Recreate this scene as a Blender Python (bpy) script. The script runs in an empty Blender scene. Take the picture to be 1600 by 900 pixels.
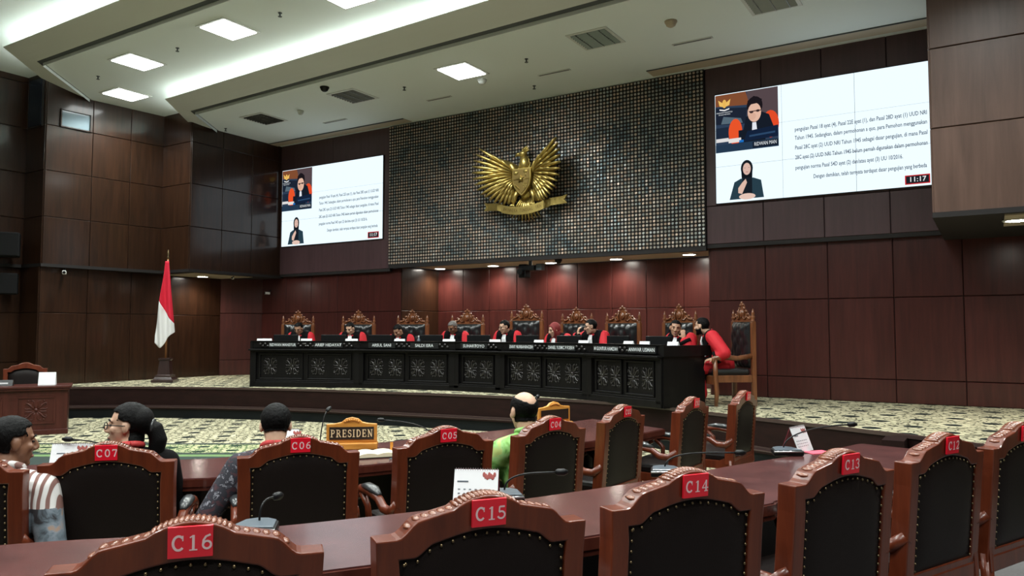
import bpy, bmesh, math, random
import numpy as np
from mathutils import Vector, Matrix, Euler
random.seed(7)
PI = math.pi
C = bpy.context.scene.collection
sc = bpy.context.scene

# ------------------------------------------------------------------ camera, world, exposure
cam_d = bpy.data.cameras.new('camera')
cam_d.sensor_fit = 'HORIZONTAL'; cam_d.sensor_width = 36.0; cam_d.lens = 27.0   # 1200 px at 1600 wide
cam_d.clip_start = 0.05; cam_d.clip_end = 100
cam = bpy.data.objects.new('camera', cam_d); C.objects.link(cam)
cam.location = (0, 0, 1.62)
cam.rotation_euler = (math.radians(90 + 3.148), 0, math.radians(32))
sc.camera = cam
w = bpy.data.worlds.new('world'); sc.world = w; w.use_nodes = True
w.node_tree.nodes['Background'].inputs[0].default_value = (0.75, 0.85, 1.0, 1)
w.node_tree.nodes['Background'].inputs[1].default_value = 0.03
sc.view_settings.view_transform = 'Standard'; sc.view_settings.look = 'None'
sc.view_settings.gamma = 1.0; sc.view_settings.use_curve_mapping = False
sc.view_settings.exposure = 0.0
LAMP, LAMP_W, COVE, SPOT, SCREEN = 14.0, 95.0, 35.0, 60.0, 1.0
sc.cycles.max_bounces = 8; sc.cycles.diffuse_bounces = 4; sc.cycles.glossy_bounces = 4
sc.cycles.transmission_bounces = 4; sc.cycles.sample_clamp_indirect = 6.0
sc.cycles.caustics_reflective = False; sc.cycles.caustics_refractive = False

# ------------------------------------------------------------------ materials
def new_mat(name):
    m = bpy.data.materials.new(name); m.use_nodes = True
    return m, m.node_tree.nodes, m.node_tree.links, m.node_tree.nodes['Principled BSDF']
def mat(name, col, rough=0.5, metal=0.0, coat=0.0, spec=None, noise=0.0, nscale=20.0, bump=0.0, bscale=200.0):
    m, n, l, b = new_mat(name)
    b.inputs['Base Color'].default_value = (*col, 1)
    b.inputs['Roughness'].default_value = rough; b.inputs['Metallic'].default_value = metal
    b.inputs['Coat Weight'].default_value = coat; b.inputs['Coat Roughness'].default_value = 0.1
    if spec is not None: b.inputs['Specular IOR Level'].default_value = spec
    if noise > 0 or bump > 0:
        tc = n.new('ShaderNodeTexCoord')
    if noise > 0:
        t = n.new('ShaderNodeTexNoise'); t.inputs['Scale'].default_value = nscale; t.inputs['Detail'].default_value = 4
        l.new(tc.outputs['Object'], t.inputs['Vector'])
        mx = n.new('ShaderNodeMix'); mx.data_type = 'RGBA'
        mx.inputs[6].default_value = (*[c * (1 - noise) for c in col], 1); mx.inputs[7].default_value = (*[min(1, c * (1 + noise)) for c in col], 1)
        l.new(t.outputs['Fac'], mx.inputs[0]); l.new(mx.outputs[2], b.inputs['Base Color'])
    if bump > 0:
        t2 = n.new('ShaderNodeTexNoise'); t2.inputs['Scale'].default_value = bscale; t2.inputs['Detail'].default_value = 2
        l.new(tc.outputs['Object'], t2.inputs['Vector'])
        bp = n.new('ShaderNodeBump'); bp.inputs['Strength'].default_value = bump; bp.inputs['Distance'].default_value = 0.004
        l.new(t2.outputs['Fac'], bp.inputs['Height']); l.new(bp.outputs['Normal'], b.inputs['Normal'])
    return m
def wood(name, c1, c2, grain=(9, 9, 0.7), rough=0.3, coat=0.2, spec=0.5, coat_rough=0.15):
    m, n, l, b = new_mat(name)
    tc = n.new('ShaderNodeTexCoord'); oi = n.new('ShaderNodeObjectInfo')
    mp = n.new('ShaderNodeMapping'); mp.inputs['Scale'].default_value = grain
    ad = n.new('ShaderNodeVectorMath'); ad.operation = 'SCALE'; ad.inputs[0].default_value = (17, 13, 11)
    l.new(oi.outputs['Random'], ad.inputs['Scale'])
    l.new(tc.outputs['Object'], mp.inputs['Vector']); l.new(ad.outputs[0], mp.inputs['Location'])
    t = n.new('ShaderNodeTexNoise'); t.inputs['Scale'].default_value = 1.6; t.inputs['Detail'].default_value = 7; t.inputs['Roughness'].default_value = 0.6
    t.inputs['Distortion'].default_value = 0.4
    l.new(mp.outputs['Vector'], t.inputs['Vector'])
    r = n.new('ShaderNodeValToRGB'); r.color_ramp.elements[0].position = 0.32; r.color_ramp.elements[1].position = 0.68
    r.color_ramp.elements[0].color = (*c1, 1); r.color_ramp.elements[1].color = (*c2, 1)
    l.new(t.outputs['Fac'], r.inputs['Fac']); l.new(r.outputs['Color'], b.inputs['Base Color'])
    b.inputs['Roughness'].default_value = rough; b.inputs['Coat Weight'].default_value = coat
    b.inputs['Coat Roughness'].default_value = coat_rough; b.inputs['Specular IOR Level'].default_value = spec
    return m
def emit(name, col, s=1.0):
    m, n, l, b = new_mat(name); n.remove(b)
    e = n.new('ShaderNodeEmission'); e.inputs[0].default_value = (*col, 1); e.inputs[1].default_value = s
    l.new(e.outputs[0], n['Material Output'].inputs[0]); return m

M = {}
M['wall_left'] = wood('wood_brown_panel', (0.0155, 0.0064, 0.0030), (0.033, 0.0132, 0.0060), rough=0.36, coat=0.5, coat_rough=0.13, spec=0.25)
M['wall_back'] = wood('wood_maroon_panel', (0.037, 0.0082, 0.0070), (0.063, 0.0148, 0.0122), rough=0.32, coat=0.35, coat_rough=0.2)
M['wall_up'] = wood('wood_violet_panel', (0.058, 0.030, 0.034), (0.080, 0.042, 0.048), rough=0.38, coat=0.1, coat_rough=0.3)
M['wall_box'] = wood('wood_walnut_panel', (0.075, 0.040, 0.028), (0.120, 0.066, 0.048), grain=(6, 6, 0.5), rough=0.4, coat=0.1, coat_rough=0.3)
M['joint'] = mat('panel_joint_black', (0.006, 0.004, 0.004), 0.7)
M['desk'] = wood('ebony_wood', (0.0032, 0.0030, 0.0032), (0.0062, 0.0056, 0.0058), rough=0.4, coat=0.0, spec=0.2)
M['relief'] = mat('ebony_relief', (0.020, 0.018, 0.018), 0.28, coat=0.4)
M['riser'] = wood('riser_wood', (0.010, 0.0038, 0.0032), (0.018, 0.0066, 0.0056), grain=(2, 2, 8), rough=0.5, coat=0.0, spec=0.18)
M['nosing'] = mat('riser_edge', (0.05, 0.03, 0.027), 0.3, coat=0.3)
M['plinth'] = mat('black_plinth', (0.004, 0.006, 0.007), 0.5, spec=0.2)
M['chair'] = wood('mahogany_chair', (0.080, 0.0150, 0.0060), (0.142, 0.029, 0.0105), grain=(14, 14, 1.2), rough=0.32, coat=0.25, spec=0.35)
M['chair_carved'] = wood('mahogany_carving', (0.13, 0.038, 0.018), (0.23, 0.072, 0.034), grain=(14, 14, 6), rough=0.25, coat=0.5)
M['leather'] = mat('black_leather', (0.0080, 0.0050, 0.0045), 0.48, bump=0.2, bscale=350, spec=0.18)
M['leather_grey'] = mat('grey_arm_leather', (0.035, 0.038, 0.04), 0.28, coat=0.3)  # arm pads and hair tie: lighter, glossier grey than the seat leather
M['nail'] = mat('brass_nail', (0.24, 0.18, 0.10), 0.35, 1.0)
M['jchair'] = wood('teak_judge_chair', (0.105, 0.035, 0.014), (0.21, 0.075, 0.028), grain=(12, 12, 2), rough=0.3, coat=0.3)
M['jleather'] = mat('black_tufted_leather', (0.008, 0.009, 0.010), 0.3, coat=0.25)
M['table'] = wood('table_top_mahogany', (0.060, 0.019, 0.018), (0.110, 0.036, 0.033), grain=(3, 3, 3), rough=0.24, coat=0.4, coat_rough=0.12)
M['table_edge'] = wood('table_edge_mahogany', (0.055, 0.012, 0.008), (0.09, 0.022, 0.013), rough=0.25, coat=0.4)
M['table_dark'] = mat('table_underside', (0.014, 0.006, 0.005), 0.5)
M['tag_red'] = mat('red_tag', (0.80, 0.010, 0.030), 0.3, coat=0.4)
M['white_ink'] = mat('tag_lettering', (0.85, 0.62, 0.64), 0.5)
M['white'] = mat('white_paint', (0.8, 0.8, 0.78), 0.5)
M['paper'] = mat('white_paper', (0.78, 0.80, 0.82), 0.7)
M['cream'] = mat('cream_paper', (0.78, 0.72, 0.52), 0.7)
M['black'] = mat('black_plastic', (0.005, 0.0055, 0.006), 0.4, spec=0.25)
M['side_desk'] = wood('side_desk_wood', (0.040, 0.0088, 0.0060), (0.068, 0.016, 0.011), rough=0.4, coat=0.05, spec=0.3)
M['dark_cab'] = mat('speaker_black', (0.006, 0.006, 0.0065), 0.7, spec=0.15)
M['grey'] = mat('grey_plastic', (0.10, 0.125, 0.15), 0.3, coat=0.3)
M['silver'] = mat('silver_edge', (0.5, 0.5, 0.52), 0.25, 0.8)
M['ceil'] = mat('ceiling_paint', (0.72, 0.78, 0.77), 0.8)
M['band'] = mat('ceiling_band_paint', (0.60, 0.62, 0.59), 0.75)
M['groove'] = mat('ceiling_groove', (0.07, 0.08, 0.085), 0.7)
M['soffit'] = mat('soffit_paint', (0.42, 0.35, 0.26), 0.7)
M['louver'] = mat('louver_metal', (0.16, 0.17, 0.18), 0.3, 0.8)
M['dark'] = mat('dark_recess', (0.03, 0.034, 0.036), 0.6)
M['frame_white'] = mat('lamp_frame', (0.55, 0.57, 0.55), 0.5)
M['lamp'] = emit('lamp_diffuser', (0.95, 1.0, 0.97), LAMP)
M['cove'] = emit('cove_tube', (0.92, 1.0, 0.92), COVE)
M['spot'] = emit('downlight_glow', (1.0, 0.95, 0.85), SPOT)
M['gold'] = mat('emblem_gold', (0.44, 0.33, 0.105), 0.38, 0.9, noise=0.25, nscale=9)
M['gold_dark'] = mat('emblem_gold_dark', (0.26, 0.18, 0.06), 0.4, 0.9)
M['skin_tan'] = mat('skin_tan', (0.42, 0.23, 0.145), 0.5, noise=0.06, nscale=30)
M['skin_light'] = mat('skin_light', (0.58, 0.36, 0.25), 0.5, noise=0.06, nscale=30)
M['skin_brown'] = mat('skin_brown', (0.22, 0.105, 0.06), 0.48, noise=0.06, nscale=30)
M['hair'] = mat('black_hair', (0.0032, 0.003, 0.003), 0.6, bump=0.5, bscale=160, spec=0.12)
M['hair_grey'] = mat('greying_hair', (0.10, 0.09, 0.085), 0.55, noise=0.5, nscale=60)
M['lip'] = mat('lips', (0.27, 0.10, 0.08), 0.5)
M['eye'] = mat('eye_dark', (0.012, 0.009, 0.008), 0.2)
M['robe_red'] = mat('robe_red_cloth', (0.50, 0.006, 0.016), 0.75, noise=0.12, nscale=12)
M['robe_black'] = mat('robe_black_cloth', (0.005, 0.0045, 0.005), 0.9, spec=0.1)
M['jabot'] = mat('white_jabot', (0.75, 0.76, 0.78), 0.7)
M['hijab'] = mat('maroon_hijab', (0.20, 0.022, 0.022), 0.75, noise=0.15, nscale=14)
M['sign'] = wood('sign_yellow_wood', (0.50, 0.20, 0.03), (0.70, 0.32, 0.06), grain=(3, 3, 10), rough=0.35, coat=0.3)
M['sign_black'] = mat('sign_black', (0.02, 0.013, 0.009), 0.4)
M['sign_gold'] = mat('sign_lettering', (0.80, 0.62, 0.38), 0.5)
M['flag_red'] = mat('flag_red_cloth', (0.58, 0.006, 0.03), 0.8)
M['flag_white'] = mat('flag_white_cloth', (0.72, 0.72, 0.72), 0.8)
M['pole'] = wood('flag_pole_wood', (0.22, 0.08, 0.02), (0.32, 0.13, 0.04), rough=0.4)
M['stand'] = wood('flag_stand_wood', (0.022, 0.012, 0.011), (0.04, 0.022, 0.019), rough=0.3, coat=0.4)
M['glass_dark'] = mat('dark_glass', (0.010, 0.014, 0.024), 0.25, spec=0.25)
M['glass'] = mat('projector_window', (0.16, 0.22, 0.26), 0.04, coat=1.0)
M['plate'] = mat('nameplate_black', (0.010, 0.011, 0.012), 0.35)
M['plate_ink'] = mat('nameplate_lettering', (0.60, 0.64, 0.66), 0.5)
M['pink'] = mat('pink_card', (0.75, 0.10, 0.16), 0.6)
M['calendar_red'] = mat('calendar_maroon', (0.20, 0.012, 0.03), 0.6)
M['calendar_print'] = mat('calendar_print', (0.33, 0.07, 0.06), 0.6)
M['blue'] = mat('blue_cap', (0.10, 0.22, 0.50), 0.4)
def batik(name, cols, scale=25, kind='vor'):
    m, n, l, b = new_mat(name)
    tc = n.new('ShaderNodeTexCoord')
    if kind == 'stripe':
        t = n.new('ShaderNodeTexWave'); t.bands_direction = 'X'; t.inputs['Scale'].default_value = scale; t.inputs['Distortion'].default_value = 2.0; t.inputs['Detail'].default_value = 1
        out = t.outputs['Fac']
    elif kind == 'vor':
        t = n.new('ShaderNodeTexVoronoi'); t.feature = 'DISTANCE_TO_EDGE'; t.inputs['Scale'].default_value = scale; out = t.outputs['Distance']
    else:
        t = n.new('ShaderNodeTexNoise'); t.inputs['Scale'].default_value = scale; t.inputs['Detail'].default_value = 6; t.inputs['Distortion'].default_value = 1.5; out = t.outputs['Fac']
    l.new(tc.outputs['Object'], t.inputs['Vector'])
    r = n.new('ShaderNodeValToRGB'); r.color_ramp.interpolation = 'LINEAR'
    while len(r.color_ramp.elements) < len(cols): r.color_ramp.elements.new(0.5)
    for e, (p, c) in zip(r.color_ramp.elements, cols): e.position = p; e.color = (*c, 1)
    l.new(out, r.inputs['Fac']); l.new(r.outputs['Color'], b.inputs['Base Color'])
    b.inputs['Roughness'].default_value = 0.8; return m
M['batik_green'] = batik('green_batik', [(0.36, (0.055, 0.18, 0.03)), (0.48, (0.20, 0.42, 0.10)), (0.60, (0.30, 0.55, 0.20)), (0.68, (0.42, 0.52, 0.16))], 9, 'noise')
M['batik_navy'] = batik('navy_batik', [(0.40, (0.05, 0.016, 0.022)), (0.46, (0.012, 0.012, 0.020)), (0.60, (0.014, 0.014, 0.022)), (0.63, (0.26, 0.26, 0.30)), (0.67, (0.02, 0.02, 0.03))], 22, 'noise')
M['batik_stripe'] = batik('striped_batik', [(0.35, (0.20, 0.10, 0.085)), (0.45, (0.62, 0.60, 0.58)), (0.8, (0.68, 0.66, 0.65))], 9, 'stripe')
M['batik_blue'] = batik('blue_grey_batik', [(0.36, (0.02, 0.018, 0.022)), (0.46, (0.11, 0.14, 0.17)), (0.58, (0.20, 0.23, 0.27)), (0.66, (0.32, 0.22, 0.17))], 11, 'noise')
M['collar_red'] = mat('red_collar', (0.45, 0.03, 0.03), 0.7, noise=0.6, nscale=60)

def carpet(name, period, base, mid, dark, green=None):
    m, n, l, b = new_mat(name)
    tc = n.new('ShaderNodeTexCoord')
    def math_(op, a, c=None):
        x = n.new('ShaderNodeMath'); x.operation = op
        for i, v in enumerate((a, c)):
            if v is None: continue
            if isinstance(v, (int, float)): x.inputs[i].default_value = v
            else: l.new(v, x.inputs[i])
        return x.outputs[0]
    nz = n.new('ShaderNodeTexNoise'); nz.inputs['Scale'].default_value = 9.0; nz.inputs['Detail'].default_value = 2
    l.new(tc.outputs['Object'], nz.inputs['Vector'])
    vm = n.new('ShaderNodeVectorMath'); vm.operation = 'MULTIPLY_ADD'; vm.inputs[1].default_value = (0.07, 0.07, 0)
    l.new(nz.outputs['Color'], vm.inputs[0]); l.new(tc.outputs['Object'], vm.inputs[2])
    sp = n.new('ShaderNodeSeparateXYZ'); l.new(vm.outputs[0], sp.inputs[0])
    k = 2 * PI / period
    cx = math_('COSINE', math_('MULTIPLY', sp.outputs[0], k)); cy = math_('COSINE', math_('MULTIPLY', sp.outputs[1], k))
    prod = math_('MULTIPLY', cx, cy)                              # star motifs sit staggered on the grid nodes
    node = math_('ADD', cx, cy)
    star = math_('GREATER_THAN', prod, 0.66)
    cx2 = math_('COSINE', math_('MULTIPLY', math_('ADD', sp.outputs[0], sp.outputs[1]), k * 2.0))
    cy2 = math_('COSINE', math_('MULTIPLY', math_('SUBTRACT', sp.outputs[0], sp.outputs[1]), k * 2.0))
    net = math_('ABSOLUTE', math_('MULTIPLY', cx2, cy2))
    vor = n.new('ShaderNodeTexVoronoi'); vor.feature = 'DISTANCE_TO_EDGE'; vor.inputs['Scale'].default_value = 8.0 / period
    l.new(tc.outputs['Object'], vor.inputs['Vector'])
    leafl = math_('LESS_THAN', vor.outputs['Distance'], 0.085)
    m1 = n.new('ShaderNodeMix'); m1.data_type = 'RGBA'; m1.inputs[6].default_value = (*base, 1); m1.inputs[7].default_value = (*mid, 1)
    l.new(math_('LESS_THAN', net, 0.16), m1.inputs[0])
    m2 = n.new('ShaderNodeMix'); m2.data_type = 'RGBA'; l.new(m1.outputs[2], m2.inputs[6]); m2.inputs[7].default_value = (*[(x + 2 * y) / 3 for x, y in zip(mid, dark)], 1)
    l.new(math_('MULTIPLY', leafl, math_('GREATER_THAN', node, -1.1)), m2.inputs[0])
    m3 = n.new('ShaderNodeMix'); m3.data_type = 'RGBA'; l.new(m2.outputs[2], m3.inputs[6]); m3.inputs[7].default_value = (*dark, 1)
    l.new(star, m3.inputs[0]); l.new(m3.outputs[2], b.inputs['Base Color'])
    b.inputs['Roughness'].default_value = 0.95; b.inputs['Specular IOR Level'].default_value = 0.1
    return m
M['carpet'] = carpet('floral_carpet', 0.74, (0.47, 0.44, 0.30), (0.27, 0.25, 0.16), (0.012, 0.016, 0.015))
M['carpet_border'] = carpet('green_border_carpet', 0.6, (0.42, 0.41, 0.24), (0.15, 0.21, 0.09), (0.012, 0.03, 0.02))
M['carpet_green'] = mat('green_border_plain', (0.11, 0.19, 0.07), 0.95, noise=0.3, nscale=20)
M['carpet_dark'] = mat('dark_border_plain', (0.012, 0.025, 0.020), 0.95)
M['tier'] = mat('grey_tier_carpet', (0.09, 0.085, 0.085), 0.95, noise=0.3, nscale=60)

# ------------------------------------------------------------------ mesh helpers
class MB:
    def __init__(s): s.v = []; s.f = []; s.m = []
    def add(s, v, f, mi=0, T=None):
        o = len(s.v)
        s.v += [tuple(T @ Vector(p)) for p in v] if T is not None else [tuple(p) for p in v]
        s.f += [tuple(i + o for i in q) for q in f]; s.m += [mi] * len(f); return s
    def box(s, c, d, mi=0, T=None):
        x, y, z = c; a, b, h = d[0] / 2, d[1] / 2, d[2] / 2
        v = [(x + i * a, y + j * b, z + k * h) for k in (-1, 1) for j in (-1, 1) for i in (-1, 1)]
        return s.add(v, [(0, 2, 3, 1), (4, 5, 7, 6), (0, 1, 5, 4), (2, 6, 7, 3), (0, 4, 6, 2), (1, 3, 7, 5)], mi, T)
    def prism(s, poly, a0, a1, axis='z', mi=0, T=None):
        n = len(poly)
        mk = {'z': lambda p, h: (p[0], p[1], h), 'y': lambda p, h: (p[0], h, p[1]), 'x': lambda p, h: (h, p[0], p[1])}[axis]
        v = [mk(p, a0) for p in poly] + [mk(p, a1) for p in poly]
        f = [tuple(range(n - 1, -1, -1)), tuple(range(n, 2 * n))] + [(i, (i + 1) % n, n + (i + 1) % n, n + i) for i in range(n)]
        return s.add(v, f, mi, T)
    def tube(s, pts, r, n=8, mi=0, T=None, flat=1.0):
        pts = [Vector(p) for p in pts]; m = len(pts)
        if not isinstance(r, (list, tuple)): r = [r] * m
        v = []; up = Vector((0, 0, 1)); prev = None
        for i, p in enumerate(pts):
            d = (pts[min(i + 1, m - 1)] - pts[max(i - 1, 0)]).normalized()
            if prev is None:
                a = d.cross(up) if abs(d.z) < 0.95 else d.cross(Vector((0, 1, 0)))
            else:
                a = prev - d * prev.dot(d)
            a.normalize(); prev = a; b = d.cross(a)
            for k in range(n):
                t = 2 * PI * k / n; v.append(p + a * (math.cos(t) * r[i]) + b * (math.sin(t) * r[i] * flat))
        f = [(i * n + k, i * n + (k + 1) % n, (i + 1) * n + (k + 1) % n, (i + 1) * n + k) for i in range(m - 1) for k in range(n)]
        f += [tuple(range(n - 1, -1, -1)), tuple((m - 1) * n + k for k in range(n))]
        return s.add(v, f, mi, T)
    def lathe(s, prof, n=16, c=(0, 0, 0), mi=0, T=None):
        v = [(c[0] + r * math.cos(2 * PI * k / n), c[1] + r * math.sin(2 * PI * k / n), c[2] + z) for r, z in prof for k in range(n)]
        m = len(prof)
        f = [(i * n + k, i * n + (k + 1) % n, (i + 1) * n + (k + 1) % n, (i + 1) * n + k) for i in range(m - 1) for k in range(n)]
        f += [tuple(range(n - 1, -1, -1)), tuple((m - 1) * n + k for k in range(n))]
        return s.add(v, f, mi, T)
    def ell(s, c, r, nu=12, nv=8, mi=0, T=None, R=None):
        v = []
        for j in range(1, nv):
            ph = PI * j / nv
            for i in range(nu):
                t = 2 * PI * i / nu
                p = Vector((r[0] * math.sin(ph) * math.cos(t), r[1] * math.sin(ph) * math.sin(t), r[2] * math.cos(ph)))
                if R is not None: p = R @ p
                v.append(Vector(c) + p)
        tp = Vector((0, 0, r[2])); 
        if R is not None: tp = R @ tp
        v += [Vector(c) + tp, Vector(c) - tp]; a = len(v) - 2
        f = [(j * nu + i, (j + 1) * nu + i, (j + 1) * nu + (i + 1) % nu, j * nu + (i + 1) % nu) for j in range(nv - 2) for i in range(nu)]
        f += [(a, i, (i + 1) % nu) for i in range(nu)] + [(a + 1, (nv - 2) * nu + (i + 1) % nu, (nv - 2) * nu + i) for i in range(nu)]
        return s.add(v, f, mi, T)
    def cap(s, a, b, ra, rb, n=12, mi=0):      # tapered capsule for bodies
        a, b = Vector(a), Vector(b)
        s.tube([a, a.lerp(b, 0.5), b], [ra, (ra + rb) / 2, rb], n, mi)
        s.ell(a, (ra,) * 3, n, 8, mi); s.ell(b, (rb,) * 3, n, 8, mi); return s
    def mesh(s, name, mats, smooth=False):
        me = bpy.data.meshes.new(name); me.from_pydata(s.v, [], s.f)
        for m in (mats if isinstance(mats, (list, tuple)) else [mats]): me.materials.append(m)
        if any(s.m): me.polygons.foreach_set('material_index', s.m)
        if smooth: me.polygons.foreach_set('use_smooth', [True] * len(s.f))
        me.update(); return me
def link(name, me, parent=None, loc=(0, 0, 0), rz=0.0, bevel=0.0, kind=None):
    o = bpy.data.objects.new(name, me); C.objects.link(o); o.location = loc; o.rotation_euler[2] = rz
    if parent is not None: o.parent = parent
    if bevel > 0:
        b = o.modifiers.new('bevel', 'BEVEL'); b.width = bevel; b.segments = 2; b.limit_method = 'ANGLE'; b.angle_limit = math.radians(40)
    if kind: o['kind'] = kind
    return o
def obj(name, mb, mats, parent=None, smooth=False, bevel=0.0, kind=None, loc=(0, 0, 0), rz=0.0):
    return link(name, mb.mesh(name, mats, smooth), parent, loc, rz, bevel, kind)
def tag(o, label, cat, group=None):
    o['label'] = label; o['category'] = cat
    if group: o['group'] = group
    return o
def thing(name, label, cat, loc=(0, 0, 0), rz=0.0, group=None):
    o = bpy.data.objects.new(name, None); C.objects.link(o); o.location = loc; o.rotation_euler[2] = rz
    o.empty_display_size = 0.1
    return tag(o, label, cat, group)
def copy_tree(o, parent=None):
    c = o.copy(); C.objects.link(c)
    if parent is not None: c.parent = parent
    for ch in o.children: copy_tree(ch, c)
    return c
def recalc(me):
    bm = bmesh.new(); bm.from_mesh(me); bmesh.ops.recalc_face_normals(bm, faces=bm.faces); bm.to_mesh(me); bm.free(); return me
def catmull(pts, n=6):
    P = [Vector((p[0], p[1], p[2] if len(p) > 2 else 0)) for p in pts]; out = []
    P = [P[0] * 2 - P[1]] + P + [P[-1] * 2 - P[-2]]
    for i in range(1, len(P) - 2):
        a, b, c, d = P[i - 1], P[i], P[i + 1], P[i + 2]
        for k in range(n):
            t = k / n
            out.append(0.5 * ((2 * b) + (c - a) * t + (2 * a - 5 * b + 4 * c - d) * t * t + (3 * b - a - 3 * c + d) * t ** 3))
    out.append(P[-2].copy()); return out
def offset(pts, d):       # to the right-hand side of the direction of travel
    out = []
    for i, p in enumerate(pts):
        t = (pts[min(i + 1, len(pts) - 1)] - pts[max(i - 1, 0)]).normalized()
        out.append(Vector((p.x + t.y * d, p.y - t.x * d, p.z)))
    return out
def sweep_wall(mb, pts, z0, z1, th, mi=0):   # vertical strip following a plan curve, thickness to the left
    q = offset(pts, -th); n = len(pts)
    v = [(p.x, p.y, z0) for p in pts] + [(p.x, p.y, z1) for p in pts] + [(p.x, p.y, z1) for p in q] + [(p.x, p.y, z0) for p in q]
    f = []
    for i in range(n - 1):
        for a in range(4):
            b = (a + 1) % 4; f.append((a * n + i, a * n + i + 1, b * n + i + 1, b * n + i))
    f += [(0, n, 2 * n, 3 * n), (n - 1, 4 * n - 1, 3 * n - 1, 2 * n - 1)]
    mb.add(v, f, mi); return mb
def poly_slab(mb, poly, z0, z1, mi=0):
    return mb.prism([(p[0], p[1]) for p in poly], z0, z1, 'z', mi)
def text_mesh(txt, size, mats, bold=0.0, sx=1.0, align='CENTER', depth=0.0005):
    cu = bpy.data.curves.new('txt', 'FONT'); cu.body = txt; cu.size = size; cu.align_x = align; cu.align_y = 'CENTER'
    cu.offset = bold; cu.extrude = depth; cu.resolution_u = 2
    o = bpy.data.objects.new('txt', cu); C.objects.link(o); o.scale = (sx, 1, 1)
    dg = bpy.context.evaluated_depsgraph_get(); me = bpy.data.meshes.new_from_object(o.evaluated_get(dg))
    me.transform(Matrix.Diagonal((sx, 1, 1, 1)))
    bpy.data.objects.remove(o); bpy.data.curves.remove(cu)
    me.materials.clear(); me.materials.append(mats); return me

# serif lettering drawn as strokes (unit height)
def arc(cx, cy, rx, ry, a0, a1, n=18): return [(cx + rx * math.cos(math.radians(a0 + (a1 - a0) * i / n)), cy + ry * math.sin(math.radians(a0 + (a1 - a0) * i / n))) for i in range(n + 1)]
def srf(x, y, w=0.36, h=0.08): return [[(x - w / 2, y), (x + w / 2, y)], h]
GL = {
 'C': (0.80, [[arc(.42, .5, .31, .43, 42, 318), .15], [[(.66, .62), (.66, .95)], .07]]),
 '0': (0.70, [[arc(.35, .5, .24, .43, 0, 360, 26), .14]]),
 '1': (0.56, [[[(.30, .05), (.30, .95)], .15], [[(.10, .80), (.30, .93)], .08], srf(.30, .04, .46)]),
 '2': (0.70, [[arc(.34, .68, .23, .25, 170, -30, 14) + [(.12, .08)], .13], [[(.08, .07), (.62, .07)], .14], [[(.60, .05), (.60, .24)], .07]]),
 '3': (0.68, [[arc(.32, .72, .22, .21, 160, -90, 14), .13], [arc(.32, .28, .25, .22, 90, -165, 16), .13]]),
 '4': (0.74, [[[(.46, .04), (.46, .95)], .15], [[(.46, .92), (.08, .32)], .08], [[(.04, .30), (.68, .30)], .10], srf(.46, .04, .38)]),
 '5': (0.68, [[[(.16, .90), (.56, .90)], .13], [[(.16, .92), (.14, .52)], .10], [arc(.30, .31, .27, .25, 130, -160, 18), .13]]),
 '6': (0.70, [[arc(.36, .30, .23, .23, 0, 360, 22), .13], [[(.13, .32), (.16, .60), (.30, .82), (.56, .92)], .13]]),
 '7': (0.66, [[[(.08, .90), (.60, .90)], .14], [[(.56, .88), (.28, .03)], .14], [[(.09, .72), (.09, .92)], .07]]),
 '8': (0.68, [[arc(.34, .72, .19, .21, 0, 360, 20), .12], [arc(.34, .28, .23, .22, 0, 360, 20), .13]]),
 'P': (0.78, [[[(.20, .04), (.20, .96)], .16], [[(.20, .93), (.42, .93)] + arc(.42, .71, .20, .22, 90, -90, 10) + [(.2, .49)], .11], srf(.20, .04, .40), srf(.14, .96, .26)]),
 'R': (0.86, [[[(.20, .04), (.20, .96)], .16], [[(.20, .93), (.42, .93)] + arc(.42, .72, .20, .21, 90, -90, 10) + [(.2, .51)], .11], [[(.42, .50), (.72, .05)], .15], srf(.20, .04, .40), srf(.14, .96, .26), srf(.74, .04, .22)]),
 'E': (0.78, [[[(.20, .04), (.20, .96)], .16], [[(.08, .95), (.64, .95)], .09], [[(.2, .50), (.52, .50)], .09], [[(.08, .05), (.68, .05)], .09], [[(.64, .74), (.64, .99)], .07], [[(.68, .01), (.68, .28)], .07], [[(.52, .38), (.52, .62)], .06]]),
 'S': (0.66, [[arc(.34, .72, .21, .21, 30, 270, 14) + arc(.33, .28, .24, .22, 90, -150, 14), .13], [[(.55, .70), (.55, .94)], .06], [[(.10, .06), (.10, .32)], .06]]),
 'I': (0.46, [[[(.22, .04), (.22, .96)], .16], srf(.22, .04, .40), srf(.22, .96, .40)]),
 'D': (0.84, [[[(.20, .04), (.20, .96)], .16], [[(.1, .94), (.34, .94)] + arc(.34, .5, .36, .44, 90, -90, 16) + [(.1, .06)], .13]]),
 'N': (0.88, [[[(.18, .04), (.18, .96)], .09], [[(.16, .94), (.70, .06)], .16], [[(.70, .02), (.70, .96)], .09], srf(.18, .04, .28), srf(.70, .96, .28), srf(.12, .96, .22)]),
 ' ': (0.30, []),
}
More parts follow.
